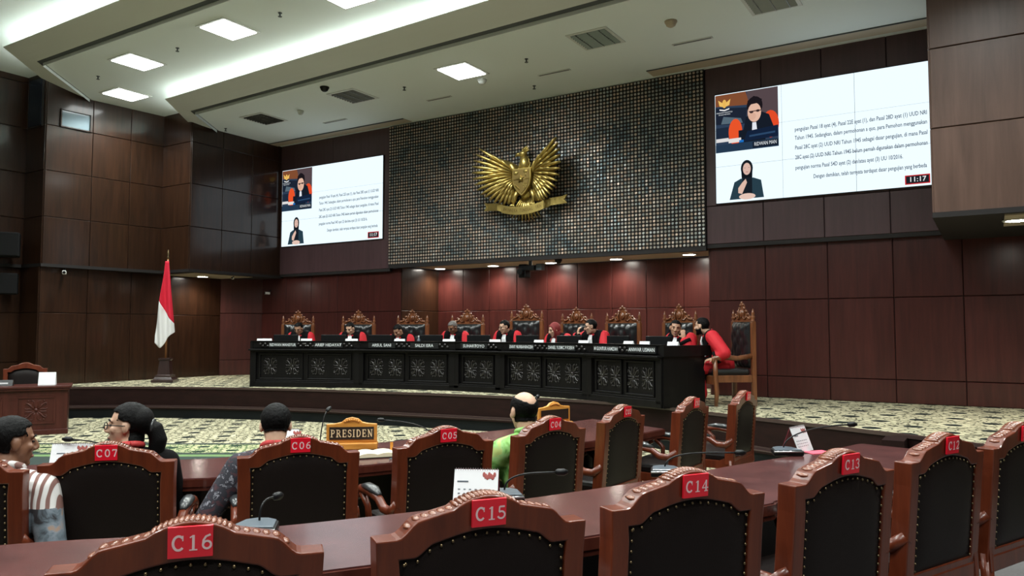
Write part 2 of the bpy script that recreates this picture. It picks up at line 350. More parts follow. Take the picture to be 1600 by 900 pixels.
def serif_text(parent, txt, h, m, at, k=1.0, gap=0.10):
    """one upright letter object per character, centred on at, reading from the parent's -Y side"""
    ws = [GL[c_][0] for c_ in txt]; tot = sum(ws) + gap * (len(txt) - 1); x = -tot / 2
    for chx, wd_ in zip(txt, ws):
        if GL[chx][1]:
            mb = MB(); z = 0.0
            for pl, wdt in GL[chx][1]:
                n = len(pl); L = []; R_ = []
                for i, p in enumerate(pl):
                    a = pl[max(i - 1, 0)]; b = pl[min(i + 1, n - 1)]
                    dx, dy = b[0] - a[0], b[1] - a[1]; q = math.hypot(dx, dy) or 1
                    nx, ny = -dy / q * wdt / 2, dx / q * wdt / 2
                    L.append(((p[0] + nx - wd_ / 2) * h * k, -z, (p[1] + ny - 0.5) * h)); R_.append(((p[0] - nx - wd_ / 2) * h * k, -z, (p[1] - ny - 0.5) * h))
                mb.add(L + R_, [(i, n + i, n + i + 1, i + 1) for i in range(n - 1)])
                z += 0.00004
            obj('letter', mb, m, parent, loc=(at[0] + (x + wd_ / 2) * h * k, at[1], at[2]))
        x += wd_ + gap
STAND = Matrix.Rotation(PI / 2, 4, 'X')     # text in the XY plane -> upright, reading from -Y

# ------------------------------------------------------------------ big structure: floors
LIP = catmull([(-16.2, 6.2), (-15.4, 7.1), (-14.6, 7.85), (-13.77, 8.46), (-12.79, 8.98), (-11.48, 9.50), (-10.3, 9.84), (-9.2, 10.06), (-8.2, 10.24), (-7.0, 10.42),
               (-5.87, 10.50), (-4.86, 10.42), (-3.9, 10.16), (-3.0, 9.77), (-2.2, 9.42), (-1.3, 9.03), (-0.4, 8.6), (0.6, 8.0), (2, 7.0), (4, 5.2)], 5)
DZ = 0.56
f = MB(); f.box((-6, 4, -0.05), (24, 22, 0.1)); obj('floor', f, M['carpet'], kind='structure')
d = MB(); poly_slab(d, [(p.x, p.y) for p in LIP] + [(4, 14.2), (-16.2, 14.2)], 0.02, DZ); fl = obj('floor_dais', d, M['carpet'], kind='structure')
r = MB(); sweep_wall(r, offset(LIP, 0.02), 0.2, DZ - 0.03, 0.03); obj('riser', r, M['riser'], fl)
r = MB(); sweep_wall(r, offset(LIP, 0.035), DZ - 0.03, DZ + 0.006, 0.06); obj('nosing', r, M['nosing'], fl)
r = MB(); sweep_wall(r, offset(LIP, 0.13), 0.165, 0.2, 0.14); obj('step_ledge', r, M['riser'], fl)
r = MB(); sweep_wall(r, offset(LIP, 0.135), 0.188, 0.202, 0.03); sweep_wall(r, offset(LIP, 0.05), 0.2, 0.225, 0.03); obj('step_edge', r, M['nosing'], fl)
r = MB(); sweep_wall(r, offset(LIP, 0.10), 0.0, 0.165, 0.1); obj('plinth', r, M['plinth'], fl)
# side step let into the right end of the dais
s = MB(); s.box((-0.86, 8.60, 0.27), (0.20, 0.36, 0.54)); obj('step_pier', s, M['riser'], fl, rz=0)
s = MB(); s.box((-0.30, 8.15, 0.20), (0.9, 0.7, 0.4)); obj('step_tread', s, M['plinth'], fl)
FAR2 = catmull([(-4.4, -0.6), (-3.75, 0.5), (-3.08, 1.42), (-2.77, 1.75), (-2.43, 2.15), (-2.07, 2.72), (-1.87, 3.06), (-1.55, 3.77), (-1.22, 4.66), (-0.95, 5.3), (-0.79, 5.81)], 6)
NEAR2 = catmull([(-3.2, -0.2), (-2.75, 0.75), (-2.45, 1.15), (-1.97, 1.70), (-1.85, 1.86), (-1.33, 2.66), (-0.9, 3.54), (-0.85, 3.72), (-0.55, 4.56), (-0.44, 5.2), (-0.43, 5.72)], 6)
TIER = offset(FAR2, -0.22)
t = MB(); poly_slab(t, [(p.x, p.y) for p in TIER] + [(-0.75, 6.3), (3, 6.3), (3, -1), (-4.4, -1)], -0.02, 0.10); obj('floor_tier', t, M['tier'], kind='structure')
# green border of the floor carpet in front of the first table
BORD = catmull([(-16, 2.95), (-14, 4.2), (-11.6, 5.7), (-9.0, 7.32), (-7.0, 8.55), (-6.2, 9.05)], 6)
for nm, o0, wd, mt_ in (('trim_4', 0.0, 0.72, 'carpet_border'), ('trim_5', -0.13, 0.12, 'carpet_dark'), ('trim_6', 0.73, 0.13, 'carpet_dark'), ('trim_7', 0.87, 0.16, 'carpet_green'), ('trim_8', 1.04, 1.1, 'carpet_dark')):
    b_ = MB(); sweep_wall(b_, offset(BORD, o0 + wd), 0.0, 0.004, wd); obj(nm, b_, M[mt_], kind='structure')

# ------------------------------------------------------------------ panelled walls
PANELS = {}
def panel_wall(name, p0, p1, us, zs, m, z0=None, z1=None, kind='structure', gap=0.009, th=0.03, parent=None, part='wood_panel', skip=()):
    """us: distances along p0->p1 of the joints; the room lies on the right-hand side"""
    p0 = Vector((*p0, 0)); p1 = Vector((*p1, 0)); d = (p1 - p0); L = d.length; d.normalize()
    ang = math.atan2(d.y, d.x)
    bk = MB(); bk.box((L / 2, 0.06, (zs[0] + zs[-1]) / 2), (L, 0.10, zs[-1] - zs[0]))
    o = obj(name, bk, M['joint'], parent, loc=p0, rz=ang, kind=kind)
    for i in range(len(us) - 1):
        for k in range(len(zs) - 1):
            if (i, k) in skip: continue
            a, b = us[i], us[i + 1]; w_, h_ = round(b - a - gap, 3), round(zs[k + 1] - zs[k] - gap, 3)
            key = (w_, h_, m)
            if key not in PANELS:
                mb = MB(); c = 0.006; W, H = w_ / 2, h_ / 2
                v = [(-W, 0, -H), (W, 0, -H), (W, 0, H), (-W, 0, H), (-W, -th + c, -H), (W, -th + c, -H), (W, -th + c, H), (-W, -th + c, H), (-W + c, -th, -H + c), (W - c, -th, -H + c), (W - c, -th, H - c), (-W + c, -th, H - c)]
                fc = [(3, 2, 1, 0)] + [(j, (j + 1) % 4, 4 + (j + 1) % 4, 4 + j) for j in range(4)] + [(4 + j, 4 + (j + 1) % 4, 8 + (j + 1) % 4, 8 + j) for j in range(4)] + [(8, 9, 10, 11)]
                mb.add(v, fc); PANELS[key] = mb.mesh('wood_panel', M[m])
            link(part, PANELS[key], o, ((a + b) / 2, 0.015, (zs[k] + zs[k + 1]) / 2))
    return o
def us(L, *xs): return [x for x in xs]
YB = 12.5
# back wall, lower part: left, niche, right
panel_wall('wall_corner', (-15.45, 11.72), (-14.9, YB), [0, 0.955], [DZ, 0.92, 2.02, 2.9], 'wall_back')
panel_wall('wall_back_left', (-14.9, YB), (-10.57, YB), [0, .83, 1.66, 2.5, 3.4, 4.33], [DZ, 0.92, 2.02, 2.93], 'wall_back')
panel_wall('wall_niche_left', (-10.57, YB), (-10.57, 13.80), [0, 1.3], [DZ, 2.04, 2.97], 'wall_left')
panel_wall('wall_niche_back', (-10.57, 13.78), (-3.95, 13.78), [0, .7, 1.39, 2.09, 2.82, 3.52, 4.27, 4.99, 5.73, 6.30, 6.62], [DZ, 0.92, 2.04, 2.97], 'wall_back')
panel_wall('wall_niche_right', (-3.95, 13.80), (-3.95, YB), [0, 1.3], [DZ, 2.04, 2.97], 'wall_back')
panel_wall('wall_back_right', (-3.95, YB), (4.2, YB), [0, .91, 1.84, 2.74, 3.62, 4.52, 5.42, 6.32, 7.22, 8.15], [DZ, 0.90, 2.10, 3.03], 'wall_back')
# upper bulkheads that carry the screens
panel_wall('wall_upper_left', (-14.22, 12.42), (-10.81, 12.42), [0, 1.7, 3.41], [2.93, 6.02], 'wall_up', gap=0.004)
panel_wall('wall_upper_right', (-3.96, 12.42), (0.6, 12.42), [0, .92, 1.83, 2.74, 3.66, 4.56], [3.03, 3.66, 6.02], 'wall_up', gap=0.01)
for nm, x0, x1, z in (('trim_1', -14.22, -10.81, 2.9), ('trim_2', -3.96, 0.6, 3.0)):
    b_ = MB(); b_.box(((x0 + x1) / 2, 12.47, z), (x1 - x0, 0.12, 0.06)); obj(nm, b_, M['joint'], kind='structure')
# left side: projecting upper box and the walls below
ZU = [2.88, 3.81, 4.71, 5.60, 6.5]
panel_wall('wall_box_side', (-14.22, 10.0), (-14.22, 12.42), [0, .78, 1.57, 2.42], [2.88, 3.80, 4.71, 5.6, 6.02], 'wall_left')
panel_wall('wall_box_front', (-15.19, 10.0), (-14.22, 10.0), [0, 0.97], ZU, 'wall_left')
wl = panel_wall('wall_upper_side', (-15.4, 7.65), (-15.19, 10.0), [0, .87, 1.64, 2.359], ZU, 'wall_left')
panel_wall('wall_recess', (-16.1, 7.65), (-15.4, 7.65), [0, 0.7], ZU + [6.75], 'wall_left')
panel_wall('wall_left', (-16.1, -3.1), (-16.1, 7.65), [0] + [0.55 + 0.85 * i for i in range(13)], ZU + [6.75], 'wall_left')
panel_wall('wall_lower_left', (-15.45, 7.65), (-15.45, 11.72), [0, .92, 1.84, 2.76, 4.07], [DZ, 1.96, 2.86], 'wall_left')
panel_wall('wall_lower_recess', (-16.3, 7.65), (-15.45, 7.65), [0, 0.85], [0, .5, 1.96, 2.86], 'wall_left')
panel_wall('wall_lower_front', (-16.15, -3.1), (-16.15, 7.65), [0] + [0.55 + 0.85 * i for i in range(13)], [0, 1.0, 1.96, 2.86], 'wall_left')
s = MB(); s.prism([(-16.3, -3.1), (-16.05, -3.1), (-16.05, 7.6), (-15.36, 7.62), (-15.15, 9.97), (-14.18, 9.97), (-14.18, 12.6), (-16.3, 12.6)], 2.84, 2.90); obj('ceiling_box_left', s, M['joint'], kind='structure')
s = MB(); s.box((-14.85, 10.95, 2.832), (1.1, 1.5, 0.012)); obj('ceiling_box_strip', s, M['soffit'], kind='structure')
# right side box
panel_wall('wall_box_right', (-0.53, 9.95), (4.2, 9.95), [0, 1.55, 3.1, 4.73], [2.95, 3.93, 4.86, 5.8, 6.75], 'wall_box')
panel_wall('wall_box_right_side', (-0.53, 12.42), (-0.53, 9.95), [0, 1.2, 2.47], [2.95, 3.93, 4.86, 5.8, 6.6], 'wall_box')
s = MB(); s.box((1.83, 11.2, 2.93), (4.75, 2.55, 0.06)); obj('ceiling_box_right', s, M['joint'], kind='structure')
s = MB(); s.box((2.2, 10.55, 2.892), (4.1, 1.05, 0.016)); obj('ceiling_strip_right', s, M['soffit'], kind='structure')
# rest of the room behind and beside the camera
s = MB(); s.box((4.3, 4.5, 3.4), (0.1, 16, 6.8)); obj('wall_right', s, M['wall_left'], kind='structure')
s = MB(); s.box((-6, -3.15, 3.4), (21, 0.1, 6.8)); obj('wall_rear', s, M['wall_left'], kind='structure')

# ------------------------------------------------------------------ ceilings
D3 = [Vector((4.2, 8.86, 0)), Vector((-13.42, 9.53, 0)), Vector((-14.3, 10.78, 0))]
D2 = [Vector((4.2, 6.80, 0)), Vector((-13.92, 6.86, 0)), Vector((-15.36, 8.52, 0))]
L3 = [Vector((4.2, 7.87, 0)), Vector((-13.29, 8.75, 0)), Vector((-14.39, 10.04, 0))]
L2 = [Vector((4.2, 6.02, 0)), Vector((-13.85, 6.16, 0)), Vector((-14.95, 7.31, 0))]
def mitre(path, d):       # offset of a polyline to its left side (towards the camera side of the band)
    out = []
    for i, p in enumerate(path):
        ts = []
        if i > 0: ts.append((path[i] - path[i - 1]).normalized())
        if i < len(path) - 1: ts.append((path[i + 1] - path[i]).normalized())
        ns = [Vector((-t_.y, t_.x, 0)) for t_ in ts]
        n_ = sum(ns, Vector()) ; n_.normalize(); k = 1 / max(0.4, n_.dot(ns[0])); out.append(p + n_ * d * k)
    return out
def band(mb, A, za, B, zb, mi=0):
    n = len(A); v = [(p.x, p.y, za) for p in A] + [(p.x, p.y, zb) for p in B]
    mb.add(v, [(i, i + 1, n + i + 1, n + i) for i in range(n - 1)], mi)
s = MB(); poly_slab(s, [(p.x, p.y) for p in D3] + [(-14.3, 12.7), (4.2, 12.7)], 5.97, 6.02); obj('ceiling', s, M['ceil'], kind='structure')
s = MB(); poly_slab(s, [(p.x, p.y) for p in D2] + [(-15.36, 10.9), (4.2, 10.9)], 6.27, 6.31); obj('ceiling_middle', s, M['ceil'], kind='structure')
s = MB(); poly_slab(s, [(-16.3, -3.2), (4.3, -3.2), (4.3, 8.6), (-16.3, 8.6)], 6.62, 6.68); obj('ceiling_upper', s, M['ceil'], kind='structure')
def cornice(name, D, Lp, z, rise):
    # D edge of the lower ceiling, Lp plan of the lip (nearer the camera)
    inn = [p.lerp(q, 0.20) for p, q in zip(D, Lp)]
    mb = MB(); band(mb, D, z + 0.006, inn, z + 0.006, 1); band(mb, D, z, D, z + 0.05, 1); band(mb, inn, z + 0.006, inn, z - 0.002, 1)
    prof = [(0.20, 0.0), (0.3, 0.012), (0.5, 0.045), (0.75, 0.10), (0.97, 0.155), (1.0, 0.165), (1.0, 0.185), (0.97, 0.19), (0.75, 0.14), (0.5, 0.10), (0.20, 0.06)]
    k = rise / 0.165
    rings = [([p.lerp(q, t_) for p, q in zip(D, Lp)], z + h_ * k) for t_, h_ in prof]
    for (a, za), (b, zb) in zip(rings, rings[1:]): band(mb, a, za, b, zb, 0)
    me = recalc(mb.mesh(name, [M['band'], M['groove']]))
    me.polygons.foreach_set('use_smooth', [len(p.vertices) == 4 and p.material_index == 0 for p in me.polygons])
    return link(name, me, kind='structure')
cornice('trim_9', D3, L3, 5.97, 0.06)
cornice('trim_10', D2, L2, 6.27, 0.06)
def cove(name, D, Lp, z, label):
    mid = [p.lerp(q, 0.62) for p, q in zip(D, Lp)]; mid[-1] = mid[-2].lerp(mid[-1], 0.75)
    back = [p.lerp(q, 0.05) for p, q in zip(D, Lp)]
    mb = MB(); band(mb, back, z - 0.05, back, z + 0.32)
    link(name + '_back', recalc(mb.mesh('b', M['ceil'])), kind='structure').name = 'trim_11'
    t_ = MB(); t_.tube([(p.x, p.y, z + 0.075) for p in mid], 0.018, 6)
    o = obj('cove_light', t_, M['cove']); tag(o, label, 'cove light')
cove('c3', D3, L3, 5.97, 'light tube hidden behind the lower ceiling band near the screens')
cove('c2', D2, L2, 6.27, 'light tube hidden behind the upper ceiling band nearer the seats')
# slots of the ceiling along the back wall, niche soffit
s = MB(); s.box((-12.2, 12.16, 5.962), (4.1, 0.26, 0.012)); s.box((-1.7, 12.10, 5.962), (6.2, 0.30, 0.012)); obj('trim_12', s, M['soffit'], kind='structure')
s = MB(); s.box((-12.2, 12.02, 5.96), (4.1, 0.03, 0.014)); s.box((-1.7, 11.94, 5.96), (6.2, 0.02, 0.014)); obj('trim_13', s, M['groove'], kind='structure')
s = MB(); s.box((-7.26, 13.12, 3.0), (6.6, 1.3, 0.05)); obj('ceiling_niche', s, M['soffit'], kind='structure')

GRID = 'ceiling light panels'
def lamp(x, y, z, lit, label, rz=0.0, sx=0.56, sy=0.60):
    t_ = thing('ceiling_light', label, 'ceiling light', (x, y, z), rz, GRID if lit else 'unlit louvred ceiling panels')
    mb = MB(); a, b = sx / 2, sy / 2; e = 0.05
    for cx, cy, wx, wy in ((0, b + e / 2, sx + 2 * e, e), (0, -b - e / 2, sx + 2 * e, e), (a + e / 2, 0, e, sy), (-a - e / 2, 0, e, sy)): mb.box((cx, cy, -0.006), (wx, wy, 0.012))
    obj('frame', mb, M['frame_white'], t_)
    if lit:
        mb = MB(); mb.box((0, 0, -0.012), (sx, sy, 0.02)); obj('diffuser', mb, M['lamp'], t_)
        ld = bpy.data.lights.new('panel_glow', 'AREA'); ld.shape = 'RECTANGLE'; ld.size = sx * 0.96; ld.size_y = sy * 0.96; ld.energy = LAMP_W; ld.spread = math.radians(140); ld.color = (0.95, 1.0, 0.97)
        lo = bpy.data.objects.new('panel_glow', ld); C.objects.link(lo); lo.parent = t_; lo.location = (0, 0, -0.03)
    else:
        mb = MB(); mb.box((0, 0, -0.002), (sx, sy, 0.003)); obj('backing', mb, M['dark'], t_)
        for i in range(9):
            mb = MB(); yy = -b + sy * (i + 0.5) / 9
            mb.add([(-a, yy - 0.012, -0.004), (a, yy - 0.012, -0.004), (a, yy + 0.012, -0.028), (-a, yy + 0.012, -0.028)], [(0, 1, 2, 3)])
            mb.add([(-a, yy + 0.016, -0.004), (a, yy + 0.016, -0.004), (a, yy + 0.012, -0.028), (-a, yy + 0.012, -0.028)], [(3, 2, 1, 0)])
            obj('louver', mb, M['louver'], t_)
        mb = MB()
        for i in range(3): mb.box((-a + sx * (i + 0.5) / 3, 0, -0.016), (0.006, sy, 0.022))
        obj('cross_bar', mb, M['louver'], t_)
lamp(-7.44, 10.31, 5.97, True, 'lit square light panel above the golden emblem wall')
for x, y, lb in ((-9.96, 10.36, 'unlit louvred panel beside the dark dome, above the left screen'), (-12.60, 10.52, 'unlit louvred panel farthest left near the dark box'), (-4.90, 10.20, 'unlit louvred panel right of the lit square light'), (-2.36, 10.24, 'unlit louvred panel cut by the top edge of the photo')):
    lamp(x, y, 5.97, False, lb)
for x, y, lb in ((-9.89, 7.55, 'bright light panel on the middle ceiling, third from the left wall'), (-12.45, 7.66, 'bright light panel on the middle ceiling, between two others'), (-14.38, 8.62, 'bright light panel nearest the projector window'), (-7.50, 7.62, 'bright light panel cut by the top edge on the middle ceiling')):
    lamp(x, y, 6.27, True, lb)
for x in (-4.9, -2.4, 0.1): lamp(x, 7.62, 6.27, True, 'bright light panel of the middle ceiling, beyond the right side of the frame')
for i in range(5):  # all out of view; rearmost row added to brighten the near chairs
    for y in (4.2, 1.0, -1.6): lamp(-12 + 3.4 * i, y, 6.62, True, 'unseen light panel of the upper ceiling over the seats, kept for its light')

def downlight(x, y, z, label, power=170, rz=0, tilt=0.0):
    t_ = thing('downlight', label, 'downlight', (x, y, z), rz, 'round downlights'); t_.scale = (1.25, 1.25, 1)
    mb = MB(); mb.lathe([(0.115, 0), (0.115, -0.012), (0.09, -0.014), (0.09, 0)], 20); obj('ring', mb, M['frame_white'], t_, True)
    mb = MB(); mb.lathe([(0.09, -0.004), (0.085, -0.012)], 20); obj('lens', mb, M['spot'], t_)
    ld = bpy.data.lights.new('beam', 'SPOT'); ld.energy = power; ld.spot_size = math.radians(140); ld.spot_blend = 1.0; ld.shadow_soft_size = 0.08; ld.color = (1, 0.93, 0.82)
    lo = bpy.data.objects.new('beam', ld); C.objects.link(lo); lo.parent = t_; lo.location = (0, 0, -0.03); lo.rotation_euler = (tilt, 0, 0)
for i, (x, y) in enumerate([(-10.25, 13.42), (-8.85, 13.42), (-7.47, 13.42), (-6.03, 13.38), (-4.55, 13.25)]):
    downlight(x, y, 2.975, 'downlight in the soffit under the disc wall, %s from the left' % ('first', 'second', 'third', 'fourth', 'fifth')[i])
downlight(-15.0, 10.9, 2.826, 'downlight under the dark box on the left beside the flag', 150)
downlight(0.27, 10.5, 2.884, 'downlight under the walnut box on the right edge', 150)
for sx_, y in ((1.9, 10.5), (3.5, 10.5)): downlight(sx_, y, 2.884, 'downlight under the walnut box beyond the frame', 60)

# small fixtures on the ceilings
def sprinkler(x, y, z, label):
    mb = MB(); mb.lathe([(0.03, 0), (0.03, -0.008), (0.012, -0.012), (0.010, -0.05), (0.030, -0.055), (0.030, -0.06)], 10); o = obj('sprinkler', mb, M['groove'], loc=(x, y, z)); tag(o, label, 'sprinkler', 'ceiling sprinklers')
for i, (x, y) in enumerate([(-13.77, 7.72), (-11.27, 7.62), (-8.73, 7.55)]): sprinkler(x, y, 6.27, 'small sprinkler on the middle ceiling, %s from the left' % ('first', 'second', 'third')[i])
for i, (x, y) in enumerate([(-13.91, 10.60), (-8.81, 10.46), (-6.22, 10.39), (-6.8, 11.63)]): sprinkler(x, y, 5.97, 'small sprinkler on the ceiling before the disc wall, %s from the left' % ('first', 'second', 'fourth', 'third')[i])
def detector(x, y, label, m, r_=0.075):
    mb = MB(); mb.lathe([(r_ * 1.1, 0), (r_ * 1.1, -0.02), (r_, -0.03), (r_ * 0.8, -0.065), (r_ * 0.4, -0.085)], 16); o = obj('dome_fixture', mb, m, loc=(x, y, 5.97), smooth=True); tag(o, label, 'ceiling fixture')
detector(-10.02, 9.70, 'black camera dome on the ceiling beside a louvred panel', M['black'])
detector(-7.40, 10.86, 'grey smoke detector close to the lit square light', M['frame_white'])
detector(-11.52, 10.52, 'pale smoke detector between two louvred panels', M['frame_white'], 0.06)
detector(-3.72, 10.18, 'beige smoke detector right of the third louvred panel', M['soffit'], 0.08)
for i, (x0, x1, y) in enumerate([(-11.8, -11.16, 11.42), (-8.97, -8.41, 11.32), (-6.46, -5.85, 11.19), (-4.02, -3.40, 11.06)]):
    mb = MB(); mb.box(((x0 + x1) / 2, y, 5.965), (x1 - x0, 0.07, 0.01)); o = obj('air_slot', mb, M['frame_white'])
    mb = MB(); mb.box(((x0 + x1) / 2, y, 5.9585), (x1 - x0 - 0.04, 0.025, 0.003)); obj('slot', mb, M['groove'], o)
    tag(o, 'narrow air slot in the ceiling, %s from the left' % ('first', 'second', 'third', 'fourth')[i], 'air vent', 'ceiling air slots')
# projector window, dark window, wall fixtures of the left wall
t_ = thing('projector_window', 'small bright projection window high in the brown panelled wall', 'window', (-15.325, 8.18, 5.78), math.radians(90 - 5.1))
mb = MB(); mb.box((0, 0.02, 0), (0.54, 0.02, 0.32)); obj('pane', mb, M['glass'], t_)
mb = MB()
for c_, s_ in (((0, 0, 0.17), (0.58, 0.05, 0.02)), ((0, 0, -0.17), (0.58, 0.05, 0.02)), ((0.28, 0, 0), (0.03, 0.06, 0.34)), ((-0.28, 0, 0), (0.02, 0.05, 0.34))): mb.box(c_, s_)
obj('frame', mb, M['wall_left'], t_)
o = MB(); o.box((0, 0, 0), (0.46, 0.05, 0.92)); t_ = obj('dark_window', o, M['glass_dark'], loc=(-15.72, 7.61, 6.05)); tag(t_, 'tall dark glass panel in the recess beside the projection window', 'window')
mb = MB(); mb.box((0, 0, 0), (0.5, 0.05, 0.96)); obj('frame', mb, M['joint'], t_, loc=(0, 0.012, 0))
def speaker_box(loc, s, label, rz):
    t_ = thing('wall_speaker', label, 'speaker', loc, rz)
    mb = MB(); mb.box((0, 0, 0), s); obj('cabinet', mb, M['dark_cab'], t_, bevel=0.02)
    mb = MB(); mb.box((0, -s[1] / 2 - 0.006, 0), (s[0] * 0.88, 0.012, s[2] * 0.9)); obj('grille', mb, M['dark_cab'], t_)
    mb = MB(); mb.tube([(0, s[1] / 2, 0), (0, s[1] / 2 + 0.2, 0)], 0.03); obj('bracket', mb, M['black'], t_)
speaker_box((-15.80, 7.25, 3.24), (0.36, 0.30, 0.46), 'black speaker on the brown panels above the overhang', math.radians(60))
speaker_box((-15.86, 7.30, 2.50), (0.30, 0.26, 0.40), 'black speaker under the overhang at the left edge', math.radians(60))
def wall_cam(loc, rz, label, sc_=1.0):
    t_ = thing('security_camera', label, 'camera', loc, rz)
    mb = MB(); mb.box((0, 0, 0), (0.10 * sc_, 0.24 * sc_, 0.10 * sc_)); obj('housing', mb, M['white'], t_, bevel=0.015)
    mb = MB(); mb.tube([(0, -0.12 * sc_, 0), (0, -0.14 * sc_, 0)], 0.04 * sc_, 12); obj('lens', mb, M['black'], t_)
    mb = MB(); mb.tube([(0, 0.1 * sc_, 0.05 * sc_), (0, 0.16 * sc_, 0.12 * sc_)], 0.02); obj('arm', mb, M['black'], t_)
wall_cam((-15.28, 8.02, 2.74), math.radians(60), 'small camera under the overhang above the left panels', 0.7)
wall_cam((-14.60, 12.38, 2.50), 0.0, 'tiny white camera on the red wall left of the first screen', 0.6)
wall_cam((-14.35, 11.2, 2.78), math.radians(40), 'tiny camera under the dark box right of its downlight', 0.5)
t_ = thing('conference_camera', 'black camera unit hanging under the middle of the disc wall', 'camera', (-7.47, 12.62, 2.80))
mb = MB(); mb.box((0, 0, 0), (0.30, 0.26, 0.10)); mb.box((-0.12, -0.02, -0.05), (0.16, 0.2, 0.26)); obj('housing', mb, M['black'], t_, bevel=0.02)
mb = MB(); mb.tube([(-0.12, -0.11, -0.06), (-0.12, -0.20, -0.07)], 0.06, 14); obj('lens', mb, M['black'], t_)
mb = MB(); mb.tube([(0, 0, 0.05), (0, 0.0, 0.16)], 0.035); mb.box((0.22, 0.0, 0.02), (0.12, 0.12, 0.12)); obj('bracket', mb, M['grey'], t_)
mb = MB(); mb.lathe([(0.07, 0), (0.07, -0.03), (0.04, -0.08), (0.01, -0.09)], 14); o = obj('dome_fixture', mb, M['black'], loc=(-6.85, 12.6, 2.95), smooth=True); tag(o, 'small black dome under the disc wall beside the camera unit', 'ceiling fixture')

# ------------------------------------------------------------------ disc wall
def disc_material():
    m, n, l, b = new_mat('metal_discs')
    tc = n.new('ShaderNodeTexCoord'); ge = n.new('ShaderNodeNewGeometry')
    t = n.new('ShaderNodeTexNoise'); t.inputs['Scale'].default_value = 0.9; t.inputs['Detail'].default_value = 5; t.inputs['Roughness'].default_value = 0.65; t.inputs['Distortion'].default_value = 0.8
    l.new(tc.outputs['Object'], t.inputs['Vector'])
    ad = n.new('ShaderNodeMath'); ad.operation = 'MULTIPLY_ADD'; ad.inputs[1].default_value = 0.16; ad.inputs[2].default_value = -0.08
    l.new(ge.outputs['Random Per Island'], ad.inputs[0])
    a2 = n.new('ShaderNodeMath'); a2.operation = 'ADD'; l.new(t.outputs['Fac'], a2.inputs[0]); l.new(ad.outputs[0], a2.inputs[1])
    r = n.new('ShaderNodeValToRGB'); cr = r.color_ramp
    cols = [(0.26, (0.10, 0.13, 0.15)), (0.37, (0.20, 0.26, 0.28)), (0.47, (0.42, 0.41, 0.37)), (0.56, (0.62, 0.46, 0.35)), (0.63, (0.56, 0.55, 0.52)), (0.74, (0.30, 0.39, 0.42)), (0.84, (0.18, 0.22, 0.24))]
    while len(cr.elements) < len(cols): cr.elements.new(0.5)
    for e, (p, c) in zip(cr.elements, cols): e.position = p; e.color = (*c, 1)
    l.new(a2.outputs[0], r.inputs['Fac']); l.new(r.outputs['Color'], b.inputs['Base Color'])
    b.inputs['Metallic'].default_value = 0.55; b.inputs['Roughness'].default_value = 0.42
    return m
M['disc'] = disc_material()
MX0, MX1, MZ0, MZ1, MY = -10.81, -3.96, 3.0, 5.96, 12.36
dw = thing('disc_wall', 'dark feature wall of small metal discs behind the golden emblem', 'wall art', ((MX0 + MX1) / 2, MY, MZ0))
mb = MB(); mb.box((0, 0.05, (MZ1 - MZ0) / 2 - 0.035), (MX1 - MX0, 0.10, MZ1 - MZ0 + 0.07)); obj('backing', mb, M['joint'], dw)
NC, NR = 104, 46
vs, fs = [], []; K = 10
px = (MX1 - MX0) / NC; pz = (MZ1 - MZ0) / NR
for i in range(NC):
    for k in range(NR):
        cx = -(MX1 - MX0) / 2 + px * (i + 0.5); cz = pz * (k + 0.5); o = len(vs)
        tx = random.uniform(-0.12, 0.12); tz = random.uniform(-0.12, 0.12)
        for rr, yy in ((0.0228, -0.006), (0.0206, -0.012), (0.006, -0.012), (0.005, -0.006)):
            for q in range(K):
                c_, s_ = rr * math.cos(2 * PI * q / K), rr * math.sin(2 * PI * q / K)
                vs.append((cx + c_, yy + c_ * tx + s_ * tz - 0.006, cz + s_))
        for a in range(3):
            for q in range(K): fs.append((o + a * K + q, o + a * K + (q + 1) % K, o + (a + 1) * K + (q + 1) % K, o + (a + 1) * K + q))
        fs.append(tuple(o + 3 * K + q for q in range(K)))
me = bpy.data.meshes.new('discs'); me.from_pydata(vs, [], fs); me.materials.append(M['disc'])
link('discs', me, dw, kind='stuff')

